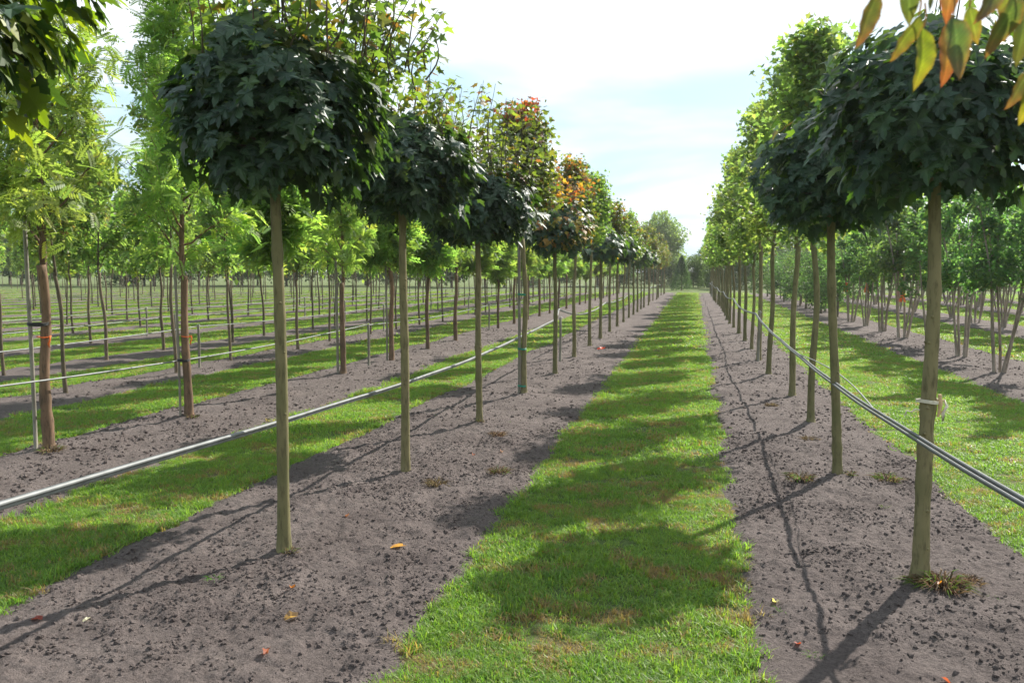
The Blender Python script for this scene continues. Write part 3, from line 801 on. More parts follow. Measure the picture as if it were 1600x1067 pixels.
put(PB[2], -2.30, 18.69, 'tall light green maple behind the orange one left of path', GL1, .4, 1.02)
globe_far = None
ysL = [20.9] + [20.9 + 2.33 * k for k in range(1, 21)]
def globe_proto(seed, cols=None, wts=None):
    r, P, nrm, tip, S, shell, out = globe_arrays(seed, .58, .42, .42, 420, .19)
    x, y, z = frames(tip, nrm); cr_ = MB(); place(cr_, *MAPLE_S, P + np.array([0, 0, 2.4]), x, y, z, S, pick_col(r, len(P), cols or DARKG, wts or DARKW))
    path = trunk_path(0, 0, 2.2, seed); b = MB()
    for k in range(6): tube(b, np.array([[0, 0, 2.1], P[k] * .5 + (0, 0, 2.3), P[k] * .9 + (0, 0, 2.4)]), np.array([.014, .01, .004]), 4)
    return dict(name='globe_maple_tree', trunk=trunk_mb(path, .042, .03, seed, 8).mesh('trunk', M_bark, True), branches=b.mesh('branches', M_barkd), foliage=cr_.mesh('foliage', M_maple))
PG = [globe_proto(200), globe_proto(201)]
for k, yy_ in enumerate(ysL):
    if yy_ > 66.5: break
    w = ['globe', 'b', 'globe', 'b', 'b', 'globe'][k % 6] if yy_ < 40 else 'pale'
    pl = ORD[k + 8]if k + 8 < 12 else None
    if w == 'globe':
        put(PG[k % 2], -2.3, yy_, (f'dark round-headed maple, {pl} from the camera in the left row' if pl else 'dark round-headed maple at the far part of the left row'), GL1, k * 1.7, 1.0)
    elif w == 'b':
        put(PB[2 + k % 3], -2.3, yy_, (f'tall loose green maple, {pl} from the camera in the left row' if pl else 'tall loose green maple at the far part of the left row'), GL1, k * 1.7, .97 - .006 * k)
    else:
        put(PB[3 + k % 2], -2.3 + .1 * math.sin(k * 5), yy_, 'pale loose olive maple at the far end of the left row', GL1, k * 1.3, .94 + .06 * math.sin(k * 3))

# ------------------------------------------------------------------ RIGHT ROW 1
GRT = 'maples in the row on the right of the grass path'
globe_tree(1.22, 4.71, 0.0, 0, 'wide dark round-headed maple with string tied on its trunk, nearest right of path', GRT, 21, zc=2.52, a=.60, up=.42, dn=.46, sh=dict(n=6, spread=.3, h=(.2, .35), size=.07), r0=.043)
globe_tree(1.17, 7.03, -.12, 0, 'dark round-headed maple standing second from the camera right of path', GRT, 22, zc=2.47, a=.56, up=.50, dn=.46, sh=dict(n=6, spread=.5, h=(.2, .4), size=.07))
def radC(t): return (.72 * (1 - t) ** .7 + .12) * (0.8 + .3 * min(t * 4, 1)) * (1 + .28 * math.sin(t * 17))
PC = [proto_tree('tulip_tree', 300 + i, 2.05, 4.5, 36, radC, 4, .10, .078, MAPLE_S, TULIP, TULIPW, M_fresh, M_bark, elev=.8, curve=.5, twigs=5, tr=(.045, .03), droopy=.15) for i in range(3)]
PCd = [proto_tree('tulip_tree', 310 + i, 2.05, 4.4, 26, radC, 4, .12, .105, MAPLE_S, TULIP, TULIPW, M_fresh, M_bark, elev=.8, curve=.5, twigs=4, tr=(.045, .03), droopy=.15) for i in range(2)]
put(PC[0], 1.28, 9.48, 'tall light green tree, first behind the two dark maples right of path', GRT, .5, .92)
put(PC[1], 1.32, 11.63, 'tall light green tree with curved trunk, second behind the dark maples', GRT, 1.5, .97, lean=(0, .03))
ysR = [13.84, 16.35] + [16.35 + 2.3 * k for k in range(1, 22)]
for k, yy_ in enumerate(ysR):
    if yy_ > 66.5: break
    pl = ORD[k + 2] if k < 14 else None
    pr = PC[(k + 2) % 3] if yy_ < 24 else PCd[k % 2]
    put(pr, 1.2 + .05 * math.sin(k * 7), yy_, (f'tall light green tree, {pl} behind the two dark maples right of path' if pl else 'tall light green tree at the far part of the right row'), GRT, k * 2.1, (.95, 1.04, .88, 1.0, 1.07, .9)[k % 6], lean=(.015 * math.sin(k * 3), .02 * math.cos(k * 5)))

# ------------------------------------------------------------------ LEFT ROW 2 (feathery leaves)
GL2 = 'feathery-leaved trees in the second row left of the path'
def radD(t): return .72 * (1 - .55 * t) + .12
def radDs(t): return .55 * math.sin(math.pi * min(.25 + t * .72, 1)) + .12
PD = [proto_tree('feathery_tree', 400 + i, 1.68 - .08 * i, 5.2, 34, radD, 3, .08, .17, PINN, FEATH, FEATHW, M_fresh, M_barkr, elev=.75, curve=.4, twigs=3, twl=.4, tr=(.052, .036), droopy=.35) for i in range(3)]
PDs = [proto_tree('feathery_tree', 410 + i, 1.6, 3.6, 26, radDs, 4, .07, .24, PINN_S, FEATH, FEATHW, M_fresh, M_barkr, elev=.7, curve=.4, twigs=3, tr=(.046, .034), droopy=.35) for i in range(3)]
L2 = [(-5.9, 6.55, 0, 1.0), (-5.64, 8.37, 1, .98), (-5.5, 10.3, 5, 1.12), (-5.61, 12.59, 2, .95), (-5.6, 14.79, 4, 1.05), (-5.66, 17.16, 3, 1.0)]
lab2 = ['feathery tree with thick reddish trunk and orange tape, nearest in second left row', 'feathery tree with orange mark halfway up its trunk, second in second left row',
        'bushy green tree directly behind the nearest dark maple trunk', 'feathery tree with trunk and stake side by side, fourth in second left row',
        'small-headed feathery tree, fifth in the second left row', 'small-headed feathery tree, sixth in the second left row']
for k, (x, y, v, s) in enumerate(L2):
    put((PD + PDs)[v], x, y, lab2[k], GL2, k * 1.9, s)
put(PD[1], -5.95, 4.5, 'feathery crown high at the left edge, its trunk outside the photo', GL2, 2.2, 1.0)
for k in range(21):
    y = 19.4 + 2.25 * k
    if y > 66: break
    pl = ORD[k + 6] if k < 12 else None
    put(PDs[k % 3] if k % 4 else PD[k % 3], -5.68, y, (f'feathery tree, {pl} from the camera in the second left row' if pl else 'feathery tree in the far part of the second left row'), GL2, k * 1.1, .95 + .1 * math.sin(k * 2.7))

# ------------------------------------------------------------------ LEFT ROWS 3 and on (airy young trees)
def radE(t): return .62 * (math.sin(math.pi * min(.2 + t * .8, 1)) ** .8) + .1
PE = [proto_tree('young_tree', 500 + i, 1.5, 4.0 + .3 * (i % 2), 19, radE, 6, .07, .095, OVAL, AIRY, AIRYW, M_fresh, M_barkd, elev=.85, curve=.4, twigs=4, tr=(.032, .022), droopy=.3) for i in range(4)]
PEd = [proto_tree('young_tree', 510 + i, 1.5, 4.0, 14, radE, 6, .10, .17, DIAM, AIRY if i % 2 else FEATH, AIRYW if i % 2 else FEATHW, M_fresh, M_barkd, elev=.85, curve=.4, twigs=3, tr=(.032, .022), droopy=.3) for i in range(4)]
rowsL = [(-8.45, 10.07 - 4.5, 'third'), (-10.95, 11.17 - 4.2, 'fourth'), (-13.9, 10.5, 'fifth'), (-16.7, 13.0, 'sixth'), (-19.5, 16.0, 'seventh'), (-22.4, 18.5, 'eighth'), (-25.4, 21.3, 'ninth'), (-28.5, 24, 'tenth'), (-31.5, 27, 'eleventh'), (-34.6, 30, 'twelfth'), (-37.8, 33, 'thirteenth'), (-41.0, 36, 'fourteenth')]
for ri, (x, y0, rn) in enumerate(rowsL):
    k = 0; y = y0; vis = 0; step = 2.15 if ri < 2 else 2.9 + .1 * ri
    while y < 66:
        sx = screen_x(x, y)
        if sx > -90:
            far = y > 17 or ri > 1
            pl = ORD[vis] if vis < (16 if ri < 2 else 9) else None
            lb = f'thin young tree, {pl} from the left edge in the {rn} left row' if pl else f'thin young tree in the far part of the {rn} left row'
            put(PEd[(k + ri) % 4] if far else PE[(k + ri) % 4], x + .12 * math.sin(k * 9 + ri), y, lb, f'thin young trees in the {rn} left row', k * 2.3 + ri, .86 + .22 * vnoise(k, ri, 3).item(), zs=.88 + .34 * vnoise(k * 1.7, ri * 2.3, 8).item(), lean=(.02 * math.sin(k * 4), .025 * math.cos(k * 3 + ri)))
            vis += 1
        y += step * (1 + .12 * math.sin(k * 3.3 + ri)); k += 1

# the rows beyond the fourteenth read as one mass
pp = np.array([(x + .2 * math.sin(y * 3), y, 0) for x in (-46, -51, -57, -63, -70, -78) for y in np.arange(-x * .93, 84, 4.2)])
ii = rng.integers(0, 4, len(pp)); rz_ = rng.uniform(0, 6.28, len(pp)); ss_ = rng.uniform(.9, 1.15, len(pp))
scatter('distant_tree_row_crowns', pp, rz_, ss_, [p['foliage'] for p in PEd], M_fresh, idx=ii)
scatter('distant_tree_row_trunks', pp, rz_, ss_, [p['trunk'] for p in PEd], M_barkd, idx=ii)

# ------------------------------------------------------------------ RIGHT ROWS 2.. (multi-stem)
def proto_multi(seed, nst=5, H=4.2, per=6, size=.10, tmpl=OVAL):
    r = np.random.default_rng(seed); tm = MB(); A, O, lines = [], [], []
    for s in range(nst):
        az = s * 2 * math.pi / nst + r.normal() * .3; sp = r.uniform(.35, .95); h = H * r.uniform(.75, .95)
        m = 10; t = np.linspace(0, 1, m)
        P = np.column_stack([(.07 + sp * t ** 1.2) * math.cos(az) + .03 * np.sin(t * 7 + s), (.07 + sp * t ** 1.2) * math.sin(az) + .03 * np.cos(t * 6 + s), -.05 + h * t])
        tube(tm, P, np.linspace(.034, .007, m) * r.uniform(.8, 1.1), 8)
        l2, a2, o2 = skeleton(r, 0, 1, 1, lambda t: .1, twigs=0)
        for b in range(14):
            f = r.uniform(.42, .98); i = min(int(f * (m - 1)), m - 2); bp = P[i]; L = r.uniform(.4, .8) * (1.15 - .6 * f)
            d = norm(np.array([math.cos(az) * .4 + r.normal() * .8, math.sin(az) * .4 + r.normal() * .8, .75])) * L
            Q = bp + np.linspace(0, 1, 5)[:, None] * d; lines.append((Q, np.linspace(.007, .002, 5)))
            for f2 in np.linspace(.2, 1, 7): A.append(bp + d * f2); O.append(d)
            for w in range(2):
                b2 = bp + d * r.uniform(.3, .9); d2 = norm(d + r.normal(size=3) * .35 * L) * L * .5
                for f2 in np.linspace(.2, 1, 5): A.append(b2 + d2 * f2); O.append(d2)
    A = np.array(A); O = norm(np.array(O))
    return dict(name='multi_stem_tree', trunk=tm.mesh('stems', M_barkw, True), branches=branch_mesh(lines, M_barkd), foliage=leafy(r, A, O, per, .06, size, tmpl, MULTI, MULTIW, M_fresh, .4))
PM = [proto_multi(600 + i, 4 + i % 2) for i in range(3)]
PMd = [proto_multi(610 + i, 5, per=4, size=.16, tmpl=DIAM) for i in range(2)]
GM = 'multi-stemmed trees in the rows right of the path'
def putm(pr, x, y, lb, rz, s):
    t = put(pr, x, y, lb, GM, rz, s)
    for c in t.children:
        if c.name.startswith('trunk'): c.name = 'stems'
    return t
lr = ['multi-stemmed tree at the right edge, only its crown in the photo', 'multi-stemmed tree with crossing mottled stems nearest in the right-hand row', 'multi-stemmed tree, second in the right-hand row, stems fanning out',
      'multi-stemmed tree, third in the right-hand row', 'multi-stemmed tree with orange ribbon, fourth in the right-hand row', 'multi-stemmed tree, fifth in the right-hand row', 'multi-stemmed tree, sixth in the right-hand row', 'multi-stemmed tree, seventh in the right-hand row']
for k, y in enumerate([12.7, 15.1, 17.8, 20.2, 22.55, 24.9, 27.3, 29.7]):
    putm(PM[k % 3], 5.2 - (.2 if k == 1 else 0), y, lr[k], k * 2.0 + .5, .95 + .08 * math.sin(k * 5))
for (x, y0, nm) in ((9.1, 19.5, 'second'), (13.2, 30, 'third'), (17.4, 41, 'fourth')):
    y = y0; k = 0
    while y < 64:
        putm(PMd[k % 2], x, y, (f'multi-stemmed tree, {ORD[k]} from the right edge in the {nm} right-hand row' if k < 16 else f'multi-stemmed tree farther along the {nm} right-hand row'), k * 1.3, .95 + .1 * math.sin(k * 3 + x)); y += 2.6; k += 1

# dense evergreens at the far part of the right-hand row, conifer, broad far trees
DG = [(.030, .060, .026), (.045, .085, .030), (.06, .105, .04), (.025, .045, .022)]
def bush(name, seed, H, Rr, shape, n, size, cols, wts, tmpl=DIAM, lobes=9, zlow=.05):
    r = np.random.default_rng(seed); P = []; Nn = []
    if shape == 'lobes':
        cs = []
        for k in range(lobes):
            t = r.random(); az = r.uniform(0, 6.28); rr = Rr * .62 * math.sqrt(r.random())
            cs.append((rr * math.cos(az), rr * math.sin(az), H * (zlow + .12 + (.80 - zlow) * t * (1 - .35 * rr / Rr)), Rr * r.uniform(.32, .52)))
        for c in cs:
            m = n // lobes; d = norm(r.normal(size=(m, 3))); rad = c[3] * (1 - .4 * r.random((m, 1)) ** 2) * (1 + .15 * np.sin(d[:, :1] * 8) + .12 * np.sin(d[:, 2:] * 9))
            P.append(d * rad * np.array([1, 1, .85]) + np.array(c[:3])); Nn.append(d)
        P = np.concatenate(P); Nn = np.concatenate(Nn); k = P[:, 2] > H * zlow; P, Nn = P[k], Nn[k]
    else:
        t = r.random(n) ** .8; az = r.uniform(0, 6.28, n); rad = Rr * (1 - t) ** .8 * (1 - .3 * r.random(n) ** 2) * (1 + .12 * np.sin(az * 5 + t * 30))
        P = np.column_stack([rad * np.cos(az), rad * np.sin(az), H * (zlow + (1 - zlow) * t)]); Nn = norm(np.column_stack([np.cos(az), np.sin(az), .3 + 0 * az]))
    m = len(P); x, y, z = frames(norm(Nn * .5 + r.normal(size=(m, 3)) * .6 + (0, 0, .2)), norm(Nn + r.normal(size=(m, 3)) * .5))
    mb = MB(); place(mb, *tmpl, P, x, y, z, size * r.uniform(.6, 1.3, m), pick_col(r, m, cols, wts))
    tb = MB(); tube(tb, np.array([[0, 0, -.1], [0.02, 0, H * .3], [0, .03, H * .75]]), np.array([.035 * H * .6, .025 * H * .6, .01 * H]), 8)
    for k in range(8):
        e = P[int(r.integers(m))] * .85; s0 = np.array([0, 0, min(H * .3, e[2] * .6)]); tube(tb, np.array([s0, (s0 + e) / 2 + (0, 0, .1), e]), np.array([.012, .008, .003]) * H * .6, 5)
    return dict(name=name, trunk=tb.mesh('trunk', M_barkd, True), foliage=mb.mesh('foliage', M_fresh))
def putb(pr, x, y, lb, grp, rz, s, zs=None, cat='tree', nm=None):
    t = empty(nm or pr['name'], (x, y, 0), rz); t.scale = (s, s, zs or s); tag(t, lb, cat, grp)
    link('trunk', pr['trunk'], t); o = link('foliage', pr['foliage'], t); o['kind'] = 'stuff'
    return t
EV = [bush('evergreen_shrub', 700 + i, 3.2, 1.5, 'lobes', 4200, .11, DG + [(.07, .12, .06)], [3, 4, 2, 2, 1], zlow=.04) for i in range(2)]
for k, y in enumerate([32.5, 34.9, 37.4, 40, 42.8, 45.5, 48.5, 51.5, 55, 59]):
    putb(EV[k % 2], 5.2 + .3 * math.sin(k * 4), y, ('dense dark evergreen shrub, nearest of those behind the right-hand trunks' if k == 0 else f'dense dark evergreen shrub, {ORD[k]} from the camera in the right-hand row'), 'evergreen shrubs at the far part of the right-hand row', k * 1.4, .85 + .12 * math.sin(k * 3), cat='shrub')
CO = bush('conifer_tree', 720, 3.6, 1.15, 'cone', 6000, .13, [(.035, .062, .03), (.05, .08, .035), (.028, .05, .028)], [2, 1, 1], zlow=.01)
putb(CO, -1.15, 78, 'dark narrow cone-shaped conifer at the far end of the path', None, 0, .88)
putb(CO, 3.0, 82, 'cone-shaped conifer behind the far end of the right row', None, 1, 1.0)
BT = [bush('broad_tree', 740 + i, 8.6, 3.4, 'lobes', 17000, .30, [(.09, .14, .05), (.11, .17, .055), (.07, .115, .045), (.13, .18, .06)], [3, 3, 2, 1], lobes=26, zlow=.12) for i in range(3)]
BD = [bush('broad_tree', 750 + i, 6.5, 3.0, 'lobes', 6000, .28, [(.035, .06, .03), (.045, .08, .032), (.055, .09, .035)], [2, 2, 1], lobes=20, zlow=.02) for i in range(3)]
putb(BT[0], -3.6, 95, 'big broad light green tree at the far end of the left row', None, 0, .98)
putb(BT[1], -8.5, 97, 'broad green tree just left of the biggest far tree', None, 1, .82)
putb(BD[0], 1.6, 93, 'dark low tree closing the far end of the path', None, 1, .78)
r_ = np.random.default_rng(5)
k = 0; x = -135.0
while x < 75:
    if abs(x + 3.6) > 6.5:
        pr = (BD + BT)[int(r_.integers(6))]
        putb(pr, x, 88 + r_.uniform(-4, 12), 'far tree in the belt along the horizon ' + ('left of the path' if x < 0 else 'right of the path'), 'far trees in the belt along the horizon', r_.uniform(0, 6), r_.uniform(.62, .98) * (1.25 if x < -20 else 1.05))
    elif x < 6: pass
    x += r_.uniform(2.3, 3.4); k += 1
for k, x in enumerate(np.arange(-7, 5, 2.3)):
    putb(BD[(k + 1) % 3], float(x), 88 + 3 * math.sin(k), 'dark far shrubby tree closing the end of the rows', 'dark shrubby trees closing the end of the rows', k, .52)

# ------------------------------------------------------------------ haze in the air
hm, hnt, hout = newmat('thin_haze')
hv_ = nd(hnt, 'ShaderNodeVolumePrincipled', {'Color': (.97, .98, 1.0, 1), 'Density': .0005, 'Anisotropy': .5})
hnt.links.new(hv_.outputs[0], hout.inputs['Volume'])
hb = MB(); hx0, hx1, hy0, hy1, hz0, hz1 = -170, 120, -12, 135, -1.5, 13.5
hb.add([(a, b, c) for a in (hx0, hx1) for b in (hy0, hy1) for c in (hz0, hz1)], [(0, 1, 3, 2), (4, 6, 7, 5), (0, 4, 5, 1), (2, 3, 7, 6), (0, 2, 6, 4), (1, 5, 7, 3)])
hz = link('haze', hb.mesh('haze', hm)); hz['kind'] = 'stuff'

# ------------------------------------------------------------------ hoses and their posts
FIRST = [2]
def hose_curve(x, ys, post_y, zp, sag, wob=.02, seed=0, sag1=None, zn=None):
    Z = []
    for y in ys:
        i = np.searchsorted(post_y, y); i = min(max(i, 1), len(post_y) - 1)
        a, b = post_y[i - 1], post_y[i]; t = (y - a) / (b - a)
        first = zn is not None and i <= FIRST[0]
        za = zn if (first and b > 14) else zp
        Z.append(za + (zp - za) * t - (sag1 if (first and b > 14) else sag) * 4 * t * (1 - t))
    Z = np.array(Z); X = x + wob * np.sin(ys * .8 + seed) + .3 * wob * np.sin(ys * 2.9 + seed)
    return np.column_stack([X, ys, Z])
def hose(x, y0, y1, post_y, zp, sag, npipe, rad, label, group, seed=0, mats=(None,), stepn=.25, post_lab=None, wob=.02, sag1=None, zn=None):
    ys = np.arange(y0, y1, stepn)
    base = hose_curve(x, ys, post_y, zp, sag, wob, seed, sag1, zn)
    t = empty('irrigation_hose', (x, y0, 0)); tag(t, label, 'hose', group)
    for k in range(npipe):
        an = 2 * math.pi * k / max(npipe, 1) + .6
        off = np.column_stack([rad * .92 * math.cos(an) + .2 * rad * np.sin(ys * .35 + k * 2), 0 * ys, rad * .98 * math.sin(an) + .2 * rad * np.sin(ys * .5 + k)]) if npipe > 1 else 0
        mb = MB(); tube(mb, base + off - np.array([x, y0, 0]), rad, 8)
        link('pipe', mb.mesh('pipe', mats[k % len(mats)], True), t)
    return base
POST_D = {}
def post_mesh(h, w=.024, mat=None):
    key = (h, w)
    if key not in POST_D:
        mb = MB(); P = np.array([[0, 0, -.1], [0, 0, h * .3], [.004, 0, h * .7], [0, 0, h - .006], [0, 0, h]]); tube(mb, P, np.array([w, w * .98, w * .96, w * .95, w * .8]), 10)
        cp = MB(); s = np.linspace(0, math.pi, 7); P2 = np.column_stack([.032 * np.cos(s), 0 * s, h - .01 + .035 * np.sin(s)]); tube(cp, P2, .005, 6)
        POST_D[key] = (mb.mesh('post', mat or M_wood, True), cp.mesh('wire_hook', M_galv, True))
    return POST_D[key]
def post(x, y, h, label, group, w=.024):
    a, b = post_mesh(h, w); z = soil_at(x, y)
    t = empty('hose_post', (x, y, z)); tag(t, label, 'post', group); link('post', a, t); link('hook', b, t)
GP = 'short posts carrying the irrigation hoses'
hose(-2.52, -1.0, 66, [-1, 15.26, 24, 33, 42, 51, 60, 69], .82, .10, 3, .0098, 'bundle of grey irrigation pipes strung along the row left of the path', None, 1, (M_pipe, M_pipe2, M_pipe), sag1=.21, zn=1.02)
post(-2.43, 15.26, .83, 'grey wooden post holding the hose beside the left row maples', GP)
hose(1.12, -1.0, 66, [-1.5, .5, 16.06, 25, 34, 43, 52, 61, 70], .93, .10, 2, .0095, 'pair of grey irrigation pipes crossing in front of the right row trunks', None, 0, (M_pipe2, M_pipe2), wob=.012, sag1=.18, zn=1.02)
post(1.2, 16.06, .93, 'grey post holding the hose in the right row', GP)
post(1.15, 57, 1.0, 'grey post at the far end of the right row', GP, .06)
mb = MB(); yt = np.linspace(5.6, 9.3, 24); tt = (yt - 5.6) / 3.7
tube(mb, np.column_stack([1.13 + .08 * np.sin(tt * np.pi), yt, .835 - .02 * tt + .015 * np.sin(tt * np.pi)]), .005, 6)
tag(link('thin_pipe', mb.mesh('thin_pipe', M_pipe, True)), 'thin grey side pipe leaving and rejoining the right-hand hose', 'pipe')
for (x, pys, nm) in ((-5.78, [-2, 5.2, 13.98, 23, 32, 41, 50, 59, 68], 'second'), (-8.6, [3, 13.05, 22, 31, 40, 49, 58, 67], 'third'), (-11.1, [6, 16, 25, 34, 43, 52, 61, 70], 'fourth'), (-14.0, [8, 19, 28, 37, 46, 55, 64, 73], 'fifth')):
    hose(x, pys[0], 66, pys, .74, .06, 1, .009, f'pale irrigation pipe strung along the {nm} left row', None, x, (M_pipe,), .5, wob=.03)
    for j, py in enumerate(pys[1:4]):
        if py > 1 and screen_x(x, py) > -20 and py < 40:
            post(x + .05, py, .75, f'short grey hose post, {ORD[j]} along the {nm} left row', GP)

# ------------------------------------------------------------------ stakes and ties
def stake(x, y, h, label, w=.022, dx=0.0):
    mb = MB(); n = 8; t = np.linspace(0, 1, n)
    tube(mb, np.column_stack([dx * t + .004 * np.sin(t * 5), 0 * t, -.08 + (h + .08) * t]), np.full(n, w), 8)
    tag(link('tree_stake', mb.mesh('tree_stake', M_wood, True), None, (x, y, soil_at(x, y))), label, 'stake', 'wooden stakes beside the trunks')
def ring(x, y, z, r, mat, label, name='tree_tie', hgt=.02, tail=False, cat='tie'):
    mb = MB(); an = np.linspace(0, 2 * math.pi, 17); mbv = []
    t = np.column_stack([r * np.cos(an), r * .95 * np.sin(an), .004 * np.sin(an * 2)])
    for dz in np.linspace(-hgt / 2, hgt / 2, 3): tube(mb, t + (0, 0, dz), hgt * .28, 5, cap=False)
    if tail:
        tube(mb, np.array([[r, -.01, 0], [r + .02, -.02, .01], [r + .03, -.03, -.02], [r + .012, -.03, -.06], [r + .015, -.028, -.10]]), np.array([.004, .006, .008, .01, .005]), 5)
    return tag(link(name, mb.mesh(name, mat, True), None, (x, y, z)), label, cat)
stake(-6.02, 6.52, 2.25, 'tall grey stake left of the nearest reddish trunk', .018)
stake(-5.71, 8.31, 1.7, 'thin grey stake against the second reddish trunk', .014)
stake(-5.69, 12.55, 1.9, 'grey stake beside the fourth trunk of the second left row')
stake(-5.68, 14.76, 1.8, 'grey stake beside the fifth trunk of the second left row', .02)
stake(-2.285, 10.84, 2.1, 'dark stake bound to the tall maple by green ties', .02)
ring(-5.93, 6.52, 1.22, .09, M_tie_k, 'black tie joining stake and nearest reddish trunk', hgt=.02)
ring(-5.9, 6.55, 1.10, .062, M_tie_o, 'orange tape on the nearest reddish trunk', 'orange_tape', .007, True, 'tape')
ring(-5.64, 8.37, .97, .058, M_tie_o, 'orange tape on the second reddish trunk', 'orange_tape', .007, True, 'tape')
ring(-5.67, 8.35, .70, .07, M_tie_k, 'black tie low on the second reddish trunk', hgt=.018)
for z, w in ((.12, 'lowest'), (.62, 'middle'), (1.35, 'upper')):
    ring(-2.25, 10.85, z + .05, .058, M_tie_g, f'{w} green tie on the tall maple left of path', hgt=.016)
ring(1.22, 4.71, 1.02, .056, M_string, 'knotted pale string and wood bit tied on nearest right trunk', 'string', .012, True, 'string')
mb = MB(); tube(mb, np.array([[-.045, -.02, 0], [-.07, -.03, .005], [-.085, -.035, -.01], [-.11, -.03, -.005], [-.12, -.03, -.03]]), .0035, 5)
tag(link('string', mb.mesh('string', M_string, True), None, (1.22, 4.70, .975)), 'loose white string end left of the nearest right trunk', 'string')
mb = MB(); tube(mb, np.array([[.05, -.02, .05], [.055, -.02, .0], [.045, -.022, -.07]]), np.array([.009, .011, .006]), 6)
tag(link('wood_peg', mb.mesh('wood_peg', plain('pale_wood', (.5, .33, .18), .7)), None, (1.22, 4.70, 1.01)), 'small pale wood peg tied to the nearest right trunk', 'peg')
# ribbons on the multi-stem trees
def ribbon(x, y, z, label, s=1.0):
    r = np.random.default_rng(int(abs(x * 100 + y))); mb = MB()
    for q in range(3):
        a0 = r.uniform(0, 6.28); t = np.linspace(0, 1, 6); w = .028 * s
        c = np.column_stack([.05 * s * t * math.cos(a0) + .012 * np.sin(t * 6), .05 * s * t * math.sin(a0), -.24 * s * t + .03]); d = np.array([-math.sin(a0), math.cos(a0), .1]) * w
        V = np.concatenate([c - d, c + d]); n = 6; F_ = [(i, i + 1, i + 1 + n, i + n) for i in range(n - 1)]; mb.add(V, F_)
    an = np.linspace(0, 6.28, 12); tube(mb, np.column_stack([.04 * np.cos(an), .04 * np.sin(an), .03 + 0 * an]), .01 * s, 5)
    tag(link('orange_ribbon', mb.mesh('orange_ribbon', M_tie_o), None, (x, y, z)), label, 'ribbon', 'orange ribbons on the multi-stem trees')
ribbon(5.15, 22.5, 1.25, 'orange ribbon rightmost on the pale stems, at chest height', 1.4)
ribbon(5.2, 27.3, 1.35, 'orange ribbon left of the other two on distant stems', 1.3)
ribbon(5.0, 29.6, 1.30, 'small orange ribbon nearest the right row trunks', 1.2)

# ------------------------------------------------------------------ small things on the soil
M_dry = leaf_mat('dry_grass', .8, .3, (1.2, 1.1, .9), .1)
def blade_clump(n, h, w, sp, seed, cols, mat, dome=0.0):
    r = np.random.default_rng(seed); mb = MB()
    th = r.uniform(0, 6.28, n); rad = sp * np.sqrt(r.random(n))
    b = np.column_stack([rad * np.cos(th), rad * np.sin(th), dome * (1 - (rad / sp) ** 2)])
    d = norm(np.column_stack([np.cos(th) * .7 + r.normal(size=n) * .5, np.sin(th) * .7 + r.normal(size=n) * .5, np.full(n, .75)]))
    hh = h * r.uniform(.4, 1.2, n)[:, None]; sd = norm(np.cross(d, r.normal(size=(n, 3)))) * w
    p1 = b + d * hh * .6; p2 = b + d * hh + np.array([0, 0, -.35]) * hh + np.column_stack([np.cos(th), np.sin(th), 0 * th]) * hh * .4
    V = np.stack([b - sd, b + sd, p1 + sd, p1 - sd, p2], 1).reshape(-1, 3); o5 = (np.arange(n) * 5)[:, None]
    mb.add(V, np.concatenate([o5 + np.array([[0, 1, 2]]), o5 + np.array([[0, 2, 3]]), o5 + np.array([[3, 2, 4]])]), np.repeat(pick_col(r, n, cols, [1] * len(cols)), 5, 0))
    return mb
DRY = [(.16, .11, .06), (.10, .07, .045), (.22, .17, .09), (.07, .05, .035)]
GRN = [(.10, .19, .03), (.07, .15, .03), (.14, .22, .04)]
def clump(x, y, label, dry=True, s=1.0, seed=0, n=120, mix=False):
    cols = (DRY + GRN[:1]) if mix else (DRY if dry else GRN)
    mb = blade_clump(n, .07 * s, .0025 * s, .07 * s, seed, cols, M_dry, .02 if dry else 0)
    if dry:
        for q in range(5):
            v, f = clod(seed + q); a = q * 1.3; mb.add(v * .022 * s + np.array([.03 * s * math.cos(a), .03 * s * math.sin(a), .006]), f, np.array([.05, .036, .03]))
    nm = 'dry_grass_clump' if dry else 'weed_tuft'
    tag(link(nm, mb.mesh(nm, M_dry), None, (x, y, soil_at(x, y) - .004)), label, 'clump' if dry else 'weed', 'uprooted clumps on the soil' if dry else 'small weeds on the soil')
clump(-1.94, 8.13, 'dark uprooted grass clump farthest of three right of the left maples', s=1.05, seed=1)
clump(-1.56, 6.58, 'brown grass clump at the edge of the path turf, left side', s=1.0, seed=2, mix=True)
clump(-1.97, 6.18, 'low scattered dry clump right of the second left maple', s=1.1, seed=3)
clump(1.16, 8.65, 'small dark clump beside the third right trunk', s=.9, seed=4)
clump(.85, 6.8, 'brown clump left of the second right maple trunk', s=1.3, seed=5, mix=True)
clump(1.55, 7.05, 'brown clump right of the second right maple trunk', s=1.2, seed=6, mix=True)
clump(.96, 10.59, 'small dark clump left of the curved right trunk', s=.9, seed=7)
clump(1.49, 4.77, 'round dark clump right of the nearest right maple', s=.85, seed=8)
clump(1.30, 4.60, 'leafy dry weeds at the foot of the nearest right maple', s=1.4, seed=9, mix=True, n=260)
clump(1.20, 4.62, 'green weeds hugging the nearest right trunk base', dry=False, s=.9, seed=10, n=60)
clump(-2.54, 3.96, 'single bright green grass sprig on left soil strip', dry=False, s=.65, seed=11, n=26)
clump(1.52, 4.55, 'small green weed right of the round dark clump', dry=False, s=.4, seed=12, n=18)
clump(-2.35, 6.45, 'green tuft at the foot of the second left maple', dry=False, s=.5, seed=13, n=30)
clump(-2.30, 4.36, 'sparse dry stalks at the foot of the nearest left maple', s=.55, seed=21, mix=True, n=60)
clump(-2.24, 8.62, 'pale dry stalks at the foot of the third left maple', s=.5, seed=22, mix=True, n=60)
